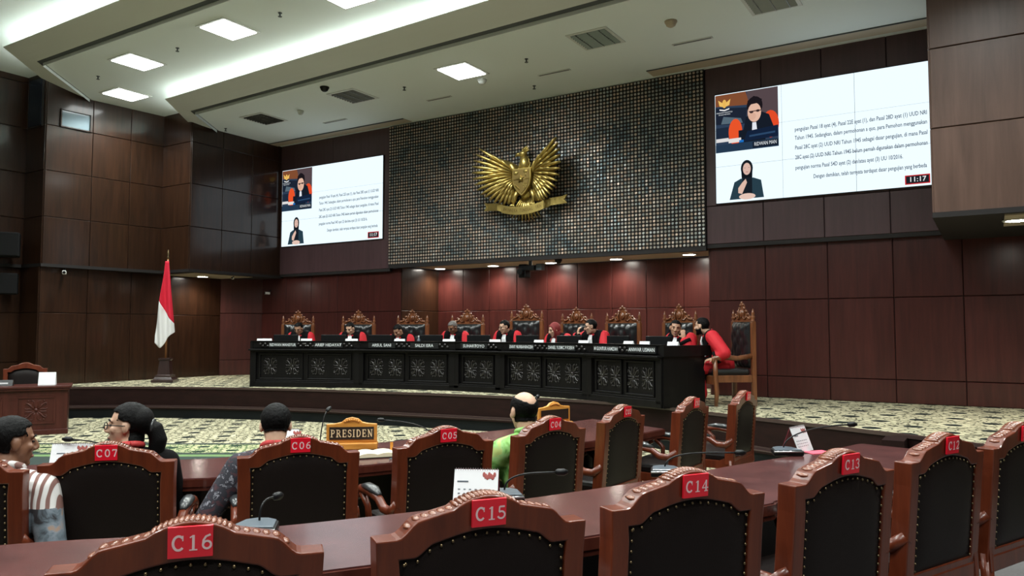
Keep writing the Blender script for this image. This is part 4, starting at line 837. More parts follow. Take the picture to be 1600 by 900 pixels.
# ------------------------------------------------------------------ judges' chairs
def judge_chair():
    t_ = thing('judge_chair', 'x', 'chair')
    fr = MB()
    for s_ in (-1, 1):
        p = MB(); p.box((s_ * 0.33, -0.30, 0.59), (0.065, 0.06, 1.18)); obj('back_post', p, M['jchair'], t_, bevel=0.006)
        p = MB(); p.lathe([(0.030, 0), (0.034, 0.01), (0.020, 0.025), (0.030, 0.05), (0.034, 0.07), (0.018, 0.095), (0.026, 0.115), (0.016, 0.14), (0.004, 0.185)], 12, (s_ * 0.33, -0.30, 1.18)); obj('finial', p, M['jchair'], t_, True)
        p = MB(); p.tube([(s_ * 0.33, -0.27, 0.70), (s_ * 0.35, -0.05, 0.665), (s_ * 0.36, 0.18, 0.69), (s_ * 0.36, 0.30, 0.66), (s_ * 0.36, 0.31, 0.60)], [0.03, 0.03, 0.034, 0.034, 0.02], 8, flat=1.2); obj('armrest', p, M['jchair'], t_, True)
        p = MB(); p.tube([(s_ * 0.35, 0.27, 0.0), (s_ * 0.34, 0.25, 0.2), (s_ * 0.35, 0.27, 0.42), (s_ * 0.36, 0.28, 0.66)], [0.026, 0.034, 0.036, 0.03], 8); obj('leg', p, M['jchair'], t_, True)
    p = MB(); p.box((0, 0.28, 0.36), (0.64, 0.04, 0.12)); p.box((0, -0.29, 0.38), (0.62, 0.04, 0.10)); p.box((0.33, 0, 0.38), (0.04, 0.54, 0.10)); p.box((-0.33, 0, 0.38), (0.04, 0.54, 0.10)); obj('apron', p, M['jchair'], t_, bevel=0.008)
    p = MB(); p.box((0, 0.02, 0.47), (0.64, 0.56, 0.10)); obj('seat', p, M['jleather'], t_, bevel=0.04)
    # tufted back
    nx, nz = 25, 33; v = []
    for k in range(nz):
        for i in range(nx):
            u = i / (nx - 1); q = k / (nz - 1); x = -0.295 + 0.59 * u; z = 0.52 + 0.66 * q
            e = (1 - (2 * u - 1) ** 6) * (1 - (2 * q - 1) ** 8); tf = abs(math.sin(PI * (u * 5))) ** 0.5 * (0.55 + 0.45 * abs(math.cos(PI * q * 3 + (PI / 2 if int(u * 5) % 2 else 0))))
            v.append((x, -0.27 + 0.075 * e * (0.45 + 0.55 * tf), z))
    fc = [(k * nx + i, k * nx + i + 1, (k + 1) * nx + i + 1, (k + 1) * nx + i) for k in range(nz - 1) for i in range(nx - 1)]
    p = MB(); p.add(v, [q[::-1] for q in fc]); me = recalc(p.mesh('backrest', M['jleather'], True))
    link('backrest', me, t_)
    p = MB(); p.box((0, -0.30, 0.86), (0.62, 0.04, 0.68)); obj('back_board', p, M['jchair'], t_)
    # carved pediment
    out = [(-0.31, 1.18), (-0.31, 1.22), (-0.25, 1.23), (-0.21, 1.28), (-0.15, 1.29), (-0.12, 1.345), (-0.06, 1.37), (-0.035, 1.42), (0, 1.45), (0.035, 1.42), (0.06, 1.37), (0.12, 1.345), (0.15, 1.29), (0.21, 1.28), (0.25, 1.23), (0.31, 1.22), (0.31, 1.18)]
    p = MB(); p.prism(out, -0.32, -0.285, 'y'); cr = obj('crest', p, M['jchair'], t_, bevel=0.006)
    p = MB(); p.ell((0, -0.275, 1.30), (0.055, 0.02, 0.06), 12, 8)
    for s_ in (-1, 1):
        p.tube([(s_ * 0.07, -0.275, 1.37), (s_ * 0.09, -0.27, 1.30), (s_ * 0.06, -0.27, 1.235), (s_ * 0.12, -0.275, 1.22), (s_ * 0.15, -0.275, 1.255), (s_ * 0.125, -0.275, 1.27)], [0.010, 0.015, 0.014, 0.013, 0.010, 0.006], 6)
        p.tube([(s_ * 0.17, -0.275, 1.27), (s_ * 0.21, -0.275, 1.24), (s_ * 0.28, -0.275, 1.215)], [0.014, 0.016, 0.008], 6)
        for q, (x, z) in enumerate([(0.26, 1.235), (0.20, 1.285), (0.135, 1.33), (0.075, 1.375), (0.035, 1.425)]): p.ell((s_ * x, -0.285, z), (0.028, 0.018, 0.022), 8, 5)
    p.ell((0, -0.285, 1.45), (0.022, 0.018, 0.03), 8, 5); p.ell((0, -0.26, 1.30), (0.022, 0.012, 0.028), 8, 6)
    obj('carving', p, M['jchair'], cr, True)
    return t_
JC = judge_chair()
JPOS = [(-12.26, 11.22, 0), (-11.02, 11.70, 0), (-9.92, 12.09, 1), (-8.72, 12.31, 1), (-7.43, 12.41, 2), (-6.33, 12.33, 3), (-5.34, 12.12, 3), (-4.21, 11.77, 4), (-3.07, 11.24, 4)]
JLAB = ['carved judge chair behind the first judge from the left', 'carved judge chair behind the second judge from the left', 'carved judge chair with tufted leather behind the third judge', 'carved judge chair right of the grey-haired fourth judge', 'tallest carved judge chair at the middle of the bench', 'carved judge chair between the hijab-wearing judge and the next', 'empty-looking carved judge chair right of the judge in glasses', 'carved judge chair behind the two judges talking', 'carved judge chair fully visible at the right end of the bench']
for k, (x, y, si) in enumerate(JPOS):
    c = JC if k == 0 else copy_tree(JC); ang = seg_frame(si)[4] + PI + (-0.47 if k == 8 else 0)
    fx, fy = -math.sin(ang), math.cos(ang)
    c.location = (x + fx * 0.30, y + fy * 0.30, DZ); c.rotation_euler[2] = ang
    if k == 4: c.scale = (1, 1, 1.05)
    tag(c, JLAB[k], 'chair', 'judge chairs')

# ------------------------------------------------------------------ people
def remesh(mb, mats, voxel=0.01, it=3, name='m'):
    me = mb.mesh(name, mats); o = bpy.data.objects.new('tmp', me); C.objects.link(o)
    m = o.modifiers.new('r', 'REMESH'); m.mode = 'VOXEL'; m.voxel_size = voxel
    s = o.modifiers.new('s', 'SMOOTH'); s.iterations = it; s.factor = 0.5
    dg = bpy.context.evaluated_depsgraph_get(); out = bpy.data.meshes.new_from_object(o.evaluated_get(dg))
    bpy.data.objects.remove(o); bpy.data.meshes.remove(me)
    out.materials.clear()
    for q in (mats if isinstance(mats, (list, tuple)) else [mats]): out.materials.append(q)
    out.polygons.foreach_set('use_smooth', [True] * len(out.polygons)); return out
def shell(me, pred, off, mats, name, wob=0.0, smooth=0):
    """a layer lying on part of a body: faces that satisfy pred, pushed out along their normals and closed behind"""
    bm = bmesh.new(); bm.from_mesh(me); bm.normal_update()
    bmesh.ops.delete(bm, geom=[f_ for f_ in bm.faces if not pred(f_.calc_center_median())], context='FACES')
    bm.verts.ensure_lookup_table()
    edge = {v for v in bm.verts if v.is_boundary}
    nr = {v: v.normal.copy() for v in bm.verts}
    for v in bm.verts: v.co += nr[v] * (off * (0.25 if v in edge else 1.0) * random.uniform(1 - wob * 1000, 1 + wob * 1000))
    for _ in range(smooth): bmesh.ops.smooth_vert(bm, verts=[v for v in bm.verts if v in edge], factor=0.5, use_axis_x=True, use_axis_y=True, use_axis_z=True)
    out = bpy.data.meshes.new(name); bm.to_mesh(out); bm.free()
    out.materials.append(mats); out.polygons.foreach_set('use_smooth', [True] * len(out.polygons)); return out
def head_prims(mb, H, nose=1.0, wide=1.0):
    def e(c, r): mb.ell(H @ Vector(c), r, 16, 12, 0, None, H.to_3x3())
    e((0, -0.012, 0.03), (0.076 * wide, 0.096, 0.086)); e((0, 0.022, -0.025), (0.064 * wide, 0.070, 0.085)); e((0, 0.034, -0.072), (0.050 * wide, 0.050, 0.040))
    e((0, 0.070, -0.098), (0.024, 0.020, 0.018)); e((0, 0.070, 0.030), (0.052, 0.018, 0.014))
    for s_ in (-1, 1):
        e((s_ * 0.040, 0.060, -0.018), (0.024, 0.022, 0.022)); e((s_ * 0.078 * wide, -0.006, -0.006), (0.011, 0.020, 0.032)); e((s_ * 0.010, 0.098, -0.030), (0.011, 0.013, 0.009))
    mb.tube([H @ Vector((0, 0.086, 0.020)), H @ Vector((0, 0.102 * (0.5 + nose / 2), -0.004)), H @ Vector((0, 0.112 * (0.6 + nose * 0.4), -0.026))], [0.010, 0.012, 0.014], 10)
    e((0, 0.108 * (0.6 + nose * 0.4), -0.027), (0.014, 0.012, 0.011))
    e((0, 0.082, -0.058), (0.026, 0.014, 0.009)); e((0, 0.080, -0.070), (0.022, 0.013, 0.009))
def finger(mb, p, d, bend, L, r, n=3):
    q = Vector(p); d = Vector(d).normalized(); ax = Vector(bend)
    for k in range(n):
        e = q + d * (L / n); mb.cap(q, e, r * (1 - 0.12 * k), r * (1 - 0.12 * (k + 1)), 8); q = e
        d = (d + ax * 0.45).normalized()
def hand(mb, wrist, d, nrm, side, curl=0.6, sc_=1.0):
    """d: direction of the fingers, nrm: back of the hand, side: +1 thumb on the d x nrm side"""
    d = Vector(d).normalized(); nrm = Vector(nrm); nrm = (nrm - d * nrm.dot(d)).normalized(); l = d.cross(nrm) * side; wrist = Vector(wrist)
    Rm = Matrix((l, d, nrm)).transposed()
    mb.ell(wrist + d * 0.048 * sc_, (0.040 * sc_, 0.052 * sc_, 0.017 * sc_), 12, 8, 0, None, Rm)
    for k, (o_, L) in enumerate([(0.029, 0.070), (0.010, 0.078), (-0.010, 0.073), (-0.028, 0.056)]): finger(mb, wrist + d * 0.086 * sc_ + l * o_ * sc_, d + l * o_ * 3, -nrm * curl * 1.4, L * sc_, 0.0092 * sc_)
    finger(mb, wrist + d * 0.030 * sc_ + l * 0.034 * sc_, d * 0.6 + l * 0.8 - nrm * 0.2, -l * 0.5 - nrm * 0.3, 0.060 * sc_, 0.0105 * sc_, 2)
def rot(yaw=0, pitch=0, roll=0):    # pitch > 0 looks down, yaw > 0 turns to the figure's left
    return Matrix.Rotation(yaw, 4, 'Z') @ Matrix.Rotation(-pitch, 4, 'X') @ Matrix.Rotation(roll, 4, 'Y')
def seated(label, hips, yaw, lean=30, side=0.0, head=(0, 10, 0), skin='skin_tan', hair='short', hair_mat='hair', arms=None, clothes=None, voxel=0.009, group=None, glasses=False, beard=False, name='person', size=1.0, twist=0.0, headfwd=0.035, legs=True, headz=0.125):
    """hips: point on the floor below the hips; the figure faces local +Y"""
    t_ = thing(name, label, 'person', hips, yaw, group); t_.scale = (size,) * 3
    la = math.radians(lean); sd = math.radians(side)
    S = Matrix.Translation((0, 0, 0.53)) @ Matrix.Rotation(math.radians(twist), 4, 'Z') @ Matrix.Rotation(sd, 4, 'Y') @ Matrix.Rotation(-la, 4, 'X')
    neck = S @ Vector((0, 0.0, 0.555)); 
    H = Matrix.Translation(neck + Vector((math.sin(sd) * 0.08, headfwd + 0.02 * math.sin(la), headz))) @ rot(*[math.radians(a) for a in head])
    b = MB(); head_prims(b, H)
    b.cap(S @ Vector((0, -0.005, 0.50)), H @ Vector((0, -0.02, -0.05)), 0.062, 0.055, 12)
    sh = [S @ Vector((s_ * 0.185, 0, 0.47)) for s_ in (-1, 1)]
    b.ell(S @ Vector((0, 0, 0.36)), (0.165, 0.105, 0.19), 14, 10, 0, None, S.to_3x3()); b.ell(S @ Vector((0, 0, 0.12)), (0.15, 0.105, 0.18), 14, 10, 0, None, S.to_3x3())
    b.cap(sh[0], sh[1], 0.06, 0.06); b.cap(S @ Vector((0, 0, 0.52)), sh[0], 0.06, 0.055); b.cap(S @ Vector((0, 0, 0.52)), sh[1], 0.06, 0.055)
    A = arms or {}
    for i, s_ in enumerate((-1, 1)):
        a = A.get(s_, dict(elbow=(s_ * 0.27, 0.20, 0.72), wrist=(s_ * 0.15, 0.42, 0.73), d=(-s_ * 0.3, 1, 0), n=(0, 0, 1)))
        el_, wr = Vector(a['elbow']), Vector(a['wrist']); b.cap(sh[i], el_, 0.05, 0.04); b.cap(el_, wr, 0.040, 0.027)
        if a.get('hand', True): hand(b, wr, a['d'], a['n'], s_ * a.get('th', 1), a.get('curl', 0.5))
    if legs:
        for s_ in (-1, 1):
            b.cap((s_ * 0.09, 0.0, 0.54), (s_ * 0.11, 0.40, 0.52), 0.085, 0.062); b.cap((s_ * 0.11, 0.40, 0.50), (s_ * 0.11, 0.36, 0.10), 0.058, 0.042); b.cap((s_ * 0.11, 0.33, 0.05), (s_ * 0.11, 0.50, 0.04), 0.042, 0.036)
    bm_ = remesh(b, M[skin], voxel, 2, 'body'); body = link('body', bm_, t_)
    Hi = H.inverted(); S3 = S
    # face
    fm = MB()
    for s_ in (-1, 1): fm.ell(H @ Vector((s_ * 0.031, 0.079, 0.006)), (0.014, 0.008, 0.0055), 8, 6, 0, None, H.to_3x3())
    obj('eyes', fm, M['eye'], t_, True)
    fm = MB()
    for s_ in (-1, 1): fm.tube([H @ Vector((s_ * 0.014, 0.088, 0.030)), H @ Vector((s_ * 0.032, 0.087, 0.036)), H @ Vector((s_ * 0.050, 0.074, 0.030))], [0.004, 0.005, 0.003], 6)
    obj('eyebrows', fm, M['hair'], t_, True)
    fm = MB(); fm.ell(H @ Vector((0, 0.090, -0.064)), (0.023, 0.010, 0.009), 10, 6, 0, None, H.to_3x3()); obj('lips', fm, M['lip'], t_, True)
    if glasses:
        g = MB()
        for s_ in (-1, 1):
            g.tube([H @ Vector((s_ * 0.034 + 0.026 * math.cos(q * PI / 6), 0.102, 0.004 + 0.019 * math.sin(q * PI / 6))) for q in range(13)], 0.0028, 6)
            g.tube([H @ Vector((s_ * 0.060, 0.100, 0.010)), H @ Vector((s_ * 0.083, 0.05, 0.010)), H @ Vector((s_ * 0.086, -0.01, 0.006))], 0.0028, 6)
        g.tube([H @ Vector((-0.01, 0.103, 0.006)), H @ Vector((0.01, 0.103, 0.006))], 0.0028, 6); obj('glasses', g, M['black'], t_, True)
    if hair in ('short', 'bald', 'long'):
        def pr(c, kind=hair):
            p = Hi @ c
            if p.length > 0.16 or p.z < -0.10: return False
            if abs(p.x) > 0.074 and -0.045 < p.z < 0.028 and -0.03 < p.y < 0.022: return False
            front = 0.062 - 0.10 * max(0, abs(p.x) - 0.045)
            if kind == 'bald':
                if (p.x / 0.058) ** 2 + ((p.y + 0.030) / 0.075) ** 2 < 1 and p.z > 0.04: return False
                return (p.z > -0.062 and p.y < 0.01) or (p.z > 0.02 and p.y < 0.05)
            low = -0.050 if kind == 'short' else -0.09
            if p.y < -0.02: return p.z > low
            if p.y < 0.03: return p.z > 0.018 + 0.6 * max(0, p.y + 0.01)
            return p.z > 0.072 + 0.25 * max(0, p.y - 0.05) or (p.z > 0.03 and abs(p.x) > 0.062)
        link('hair', shell(bm_, pr, 0.010 if hair != 'bald' else 0.006, M[hair_mat], 'hair', 0.00022, 3), t_)
    if hair == 'long':
        pt = MB(); pt.tube([H @ Vector(p) for p in ((0, -0.09, 0.01), (0, -0.135, -0.02), (0, -0.155, -0.08), (0, -0.14, -0.17), (0, -0.12, -0.25))], [0.035, 0.045, 0.048, 0.040, 0.012], 12); pt.ell(H @ Vector((0, -0.062, 0.025)), (0.082, 0.070, 0.080), 14, 10, 0, None, H.to_3x3())
        link('ponytail', remesh(pt, M['hair'], 0.008, 3, 'ponytail'), t_)
        ht = MB(); ht.tube([H @ Vector((0.040 * math.cos(q * PI / 6), -0.128, -0.012 + 0.040 * math.sin(q * PI / 6))) for q in range(13)], 0.008, 6); obj('hair_tie', ht, M['leather_grey'], t_, True)
    if beard:
        link('beard', shell(bm_, lambda c: (lambda p: p.length < 0.15 and p.z < -0.035 and p.z > -0.125 and p.y > -0.01 and not (abs(p.x) < 0.026 and -0.078 < p.z < -0.05) and not (abs(p.x) < 0.018 and p.z > -0.05))(Hi @ c), 0.010, M['hair'], 'beard', 0.0002, 1), t_)
    if clothes: clothes(t_, S, H, sh, A, bm_)
    return t_, S, H, sh
def robe(t_, S, H, sh, A, bm_, collar=True):
    r_ = MB()
    r_.ell(S @ Vector((0, 0.005, 0.34)), (0.205, 0.145, 0.23), 16, 10, 0, None, S.to_3x3()); r_.ell(S @ Vector((0, 0.01, 0.08)), (0.215, 0.165, 0.24), 16, 10, 0, None, S.to_3x3())
    for i, s_ in enumerate((-1, 1)):
        a = A.get(s_, dict(elbow=(s_ * 0.27, 0.20, 0.72), wrist=(s_ * 0.15, 0.42, 0.73)))
        r_.cap(S @ Vector((0, 0, 0.48)), sh[i], 0.095, 0.10); r_.cap(sh[i], a['elbow'], 0.102, 0.09)
        e_, w_ = Vector(a['elbow']), Vector(a['wrist']); r_.cap(e_, e_.lerp(w_, 0.72), 0.085, 0.080)
        r_.cap((s_ * 0.10, 0.02, 0.56), (s_ * 0.12, 0.42, 0.52), 0.125, 0.11); r_.cap((s_ * 0.12, 0.42, 0.50), (s_ * 0.12, 0.38, 0.16), 0.11, 0.12)
    me = remesh(r_, M['robe_red'], 0.013, 3, 'robe'); link('robe', me, t_)
    Si = S.inverted()
    def pr(c):
        p = Si @ c
        return p.z > -0.05 and abs(p.x) < 0.150 - 0.05 * (p.z - 0.3) + (0.05 if p.z > 0.40 and p.y > -0.02 else 0) and (p.y > 0.02 or (p.z > 0.46 and p.y > -0.08))
    link('stole', shell(me, pr, 0.009, M['robe_black'], 'stole'), t_)
    for i, s_ in enumerate((-1, 1)):
        a = A.get(s_, dict(elbow=(s_ * 0.27, 0.20, 0.72), wrist=(s_ * 0.15, 0.42, 0.73))); e_, w_ = Vector(a['elbow']), Vector(a['wrist'])
        cf = MB(); cf.tube([e_.lerp(w_, 0.62), e_.lerp(w_, 0.86)], [0.089, 0.092], 14); obj('cuff', cf, M['robe_black'], t_, True)
    cl = MB(); q = [S @ Vector((0.075 * math.sin(x * PI / 8), 0.02 + 0.072 * math.cos(x * PI / 8), 0.535 - 0.02 * math.cos(x * PI / 8))) for x in range(-8, 9)]; cl.tube(q, 0.022, 8); obj('collar', cl, M['robe_red'], t_, True)
    jb = MB(); p0 = S @ Vector((0, 0.155, 0.47)); p1 = S @ Vector((0, 0.185, 0.25))
    dx = (S.to_3x3() @ Vector((1, 0, 0))); dn = (S.to_3x3() @ Vector((0, 1, 0)))
    v = []
    for p, w_ in ((S @ Vector((0, 0.11, 0.53)), 0.032), (p0, 0.044), (S @ Vector((0, 0.185, 0.36)), 0.052), (p1, 0.058)):
        v += [p - dx * w_, p + dn * 0.014, p + dx * w_, p - dn * 0.02]
    jb.add(v, [(4 * i + a, 4 * i + (a + 1) % 4, 4 * i + 4 + (a + 1) % 4, 4 * i + 4 + a) for i in range(3) for a in range(4)] + [(3, 2, 1, 0), (12, 13, 14, 15)]); o = obj('jabot', jb, M['jabot'], t_); recalc(o.data)
HEADS = [(-11.8, 10.81, 1.65), (-10.8, 11.23, 1.65), (-9.85, 11.56, 1.61), (-8.69, 11.78, 1.67), (-7.6, 11.9, 1.68), (-6.51, 11.81, 1.63), (-5.72, 11.65, 1.68), (-4.04, 11.1, 1.65), (-3.57, 10.9, 1.68)]
JSEG = [0, 0, 1, 1, 2, 3, 3, 4, 4]
JUD = [dict(label='first judge from the left, man in glasses reading, red and black robe', head=(0, 28, 0), skin='skin_tan', glasses=True),
       dict(label='second judge from the left, dark-haired man looking down, red robe', head=(-12, 26, 0), skin='skin_light'),
       dict(label='third judge from the left, man bent lowest over his papers', head=(-14, 38, 0), lean=18, skin='skin_tan'),
       dict(label='fourth judge from the left, grey-haired man looking down', head=(-16, 30, 0), skin='skin_brown', hair_mat='hair_grey', glasses=True),
       dict(label='fifth judge from the left, man in glasses turned aside at the middle', head=(-34, 16, 0), skin='skin_light', glasses=True, hair_mat='hair'),
       dict(label='woman judge in a dark red headscarf', head=(-24, 20, 0), skin='skin_light', hair='hijab'),
       dict(label='judge in black glasses resting his hand on his chin', head=(-46, 12, 0), skin='skin_light', glasses=True),
       dict(label='judge leaning aside with his hand raised to his mouth', head=(46, 8, -8), skin='skin_tan'),
       dict(label='bearded judge at the right end leaning over to talk to his neighbour', head=(-78, 6, 0), skin='skin_light', beard=True)]
def hijab(t_, S, H, sh, A, bm_):
    robe(t_, S, H, sh, A, bm_)
    h = MB(); h.ell(H @ Vector((0, -0.028, 0.018)), (0.094, 0.104, 0.112), 16, 12, 0, None, H.to_3x3()); h.ell(H @ Vector((0, -0.02, -0.07)), (0.085, 0.088, 0.09), 16, 10, 0, None, H.to_3x3())
    ring = [H @ Vector((0.074 * math.sin(a), 0.052 - 0.02 * abs(math.sin(a)), -0.014 + 0.102 * math.cos(a))) for a in [2 * PI * i / 20 for i in range(21)]]; h.tube(ring, 0.020, 8)
    h.cap(H @ Vector((0, -0.01, -0.10)), S @ Vector((0, 0.03, 0.50)), 0.08, 0.10); h.ell(S @ Vector((0, 0.05, 0.46)), (0.15, 0.10, 0.08), 14, 8, 0, None, S.to_3x3())
    link('headscarf', remesh(h, M['hijab'], 0.009, 3, 'headscarf'), t_)
for k, (J, hp) in enumerate(zip(JUD, HEADS)):
    si = JSEG[k]; ang = seg_frame(si)[4] + PI; lean = J.get('lean', 18)
    arms = None; hf = 0.085; hz_ = 0.080
    if k == 6: arms = {1: dict(elbow=(0.30, 0.36, 0.86), wrist=(0.16, 0.42, 1.00), d=(-0.35, 0.1, 1), n=(0.6, 0.8, 0), curl=1.0), -1: dict(elbow=(-0.30, 0.28, 0.74), wrist=(-0.12, 0.46, 0.76), d=(0.5, 1, 0), n=(0, 0, 1))}
    if k == 7: arms = {-1: dict(elbow=(-0.34, 0.32, 0.80), wrist=(-0.25, 0.36, 0.98), d=(0.15, -0.05, 1), n=(-0.6, 0.8, 0), curl=1.0), 1: dict(elbow=(0.30, 0.28, 0.74), wrist=(0.12, 0.46, 0.76), d=(-0.5, 1, 0), n=(0, 0, 1))}
    if k == 8:
        ang += -0.75; lean = 24; arms = {-1: dict(elbow=(-0.36, 0.05, 0.74), wrist=(-0.30, 0.18, 0.66), d=(0.2, 1, -0.2), n=(-0.3, 0, 1), curl=0.9), 1: dict(elbow=(0.28, 0.28, 0.72), wrist=(0.12, 0.46, 0.74), d=(-0.5, 1, 0), n=(0, 0, 1))}
        J['head'] = (-30, 6, 0)
    la = math.radians(lean)
    hx = 0.0; hy = 0.555 * math.sin(la) + hf + 0.02 * math.sin(la)
    hz = 0.53 + 0.555 * math.cos(la) + hz_
    fx, fy = -math.sin(ang), math.cos(ang)
    seated(J['label'], (hp[0] - fx * hy, hp[1] - fy * hy, DZ + (hp[2] - DZ - hz)), ang, lean, 0, J['head'], J['skin'], J.get('hair', 'short'), J.get('hair_mat', 'hair'), arms, hijab if k == 5 else robe, 0.008, 'judges on the bench', J.get('glasses', False), J.get('beard', False), headfwd=hf, headz=hz_)

# ------------------------------------------------------------------ visitors' tables
def curved_table(name, label, near, far, z, th=0.035):
    t_ = thing(name, label, 'table', (0, 0, 0))
    mb = MB(); poly = [(p.x, p.y) for p in near] + [(p.x, p.y) for p in far[::-1]]; poly_slab(mb, poly[::-1], z - th, z)
    top = obj('tabletop', mb, M['table'], t_)
    e = MB(); sweep_wall(e, offset(near, 0.012), z - 0.05, z - 0.006, 0.03); sweep_wall(e, offset(near, 0.004), z - 0.075, z - 0.05, 0.03); obj('edge_moulding', e, M['table_edge'], t_)
    e = MB(); sweep_wall(e, offset(far, 0.01), z - 0.05, z - 0.004, 0.03); obj('edge_moulding', e, M['table_edge'], t_)
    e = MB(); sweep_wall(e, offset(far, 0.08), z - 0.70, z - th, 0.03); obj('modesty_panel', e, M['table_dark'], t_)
    n = len(near); m = len(far)
    for u in (0.03, 0.36, 0.68, 0.97):
        a = near[int(u * (n - 1))].lerp(far[int(u * (m - 1))], 0.18); b = far[int(u * (m - 1))]; d_ = b - a; c_ = a.lerp(b, 0.45)
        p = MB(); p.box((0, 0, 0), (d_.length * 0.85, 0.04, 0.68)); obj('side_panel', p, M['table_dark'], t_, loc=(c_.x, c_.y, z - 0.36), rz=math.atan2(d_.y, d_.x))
    return t_
curved_table('curved_table', 'long curved polished table in front of the nearest chairs', NEAR2, FAR2, 0.84)
NEAR1 = catmull([(-6.0, 0.7), (-5.3, 1.5), (-4.8, 2.1), (-4.12, 2.86), (-3.95, 3.05), (-3.54, 3.74), (-3.42, 3.98), (-3.0, 4.9), (-2.76, 5.5), (-2.6, 6.1), (-2.52, 6.6)], 6)
FAR1 = catmull([(-6.6, 1.3), (-5.9, 2.05), (-5.35, 2.65), (-4.72, 3.28), (-4.5, 3.58), (-4.22, 4.3), (-4.0, 4.9), (-3.72, 5.7), (-3.55, 6.3), (-3.45, 6.7), (-3.40, 6.95)], 6)
curved_table('curved_table', 'long curved polished table farther forward with the yellow sign', NEAR1, FAR1, 0.74)

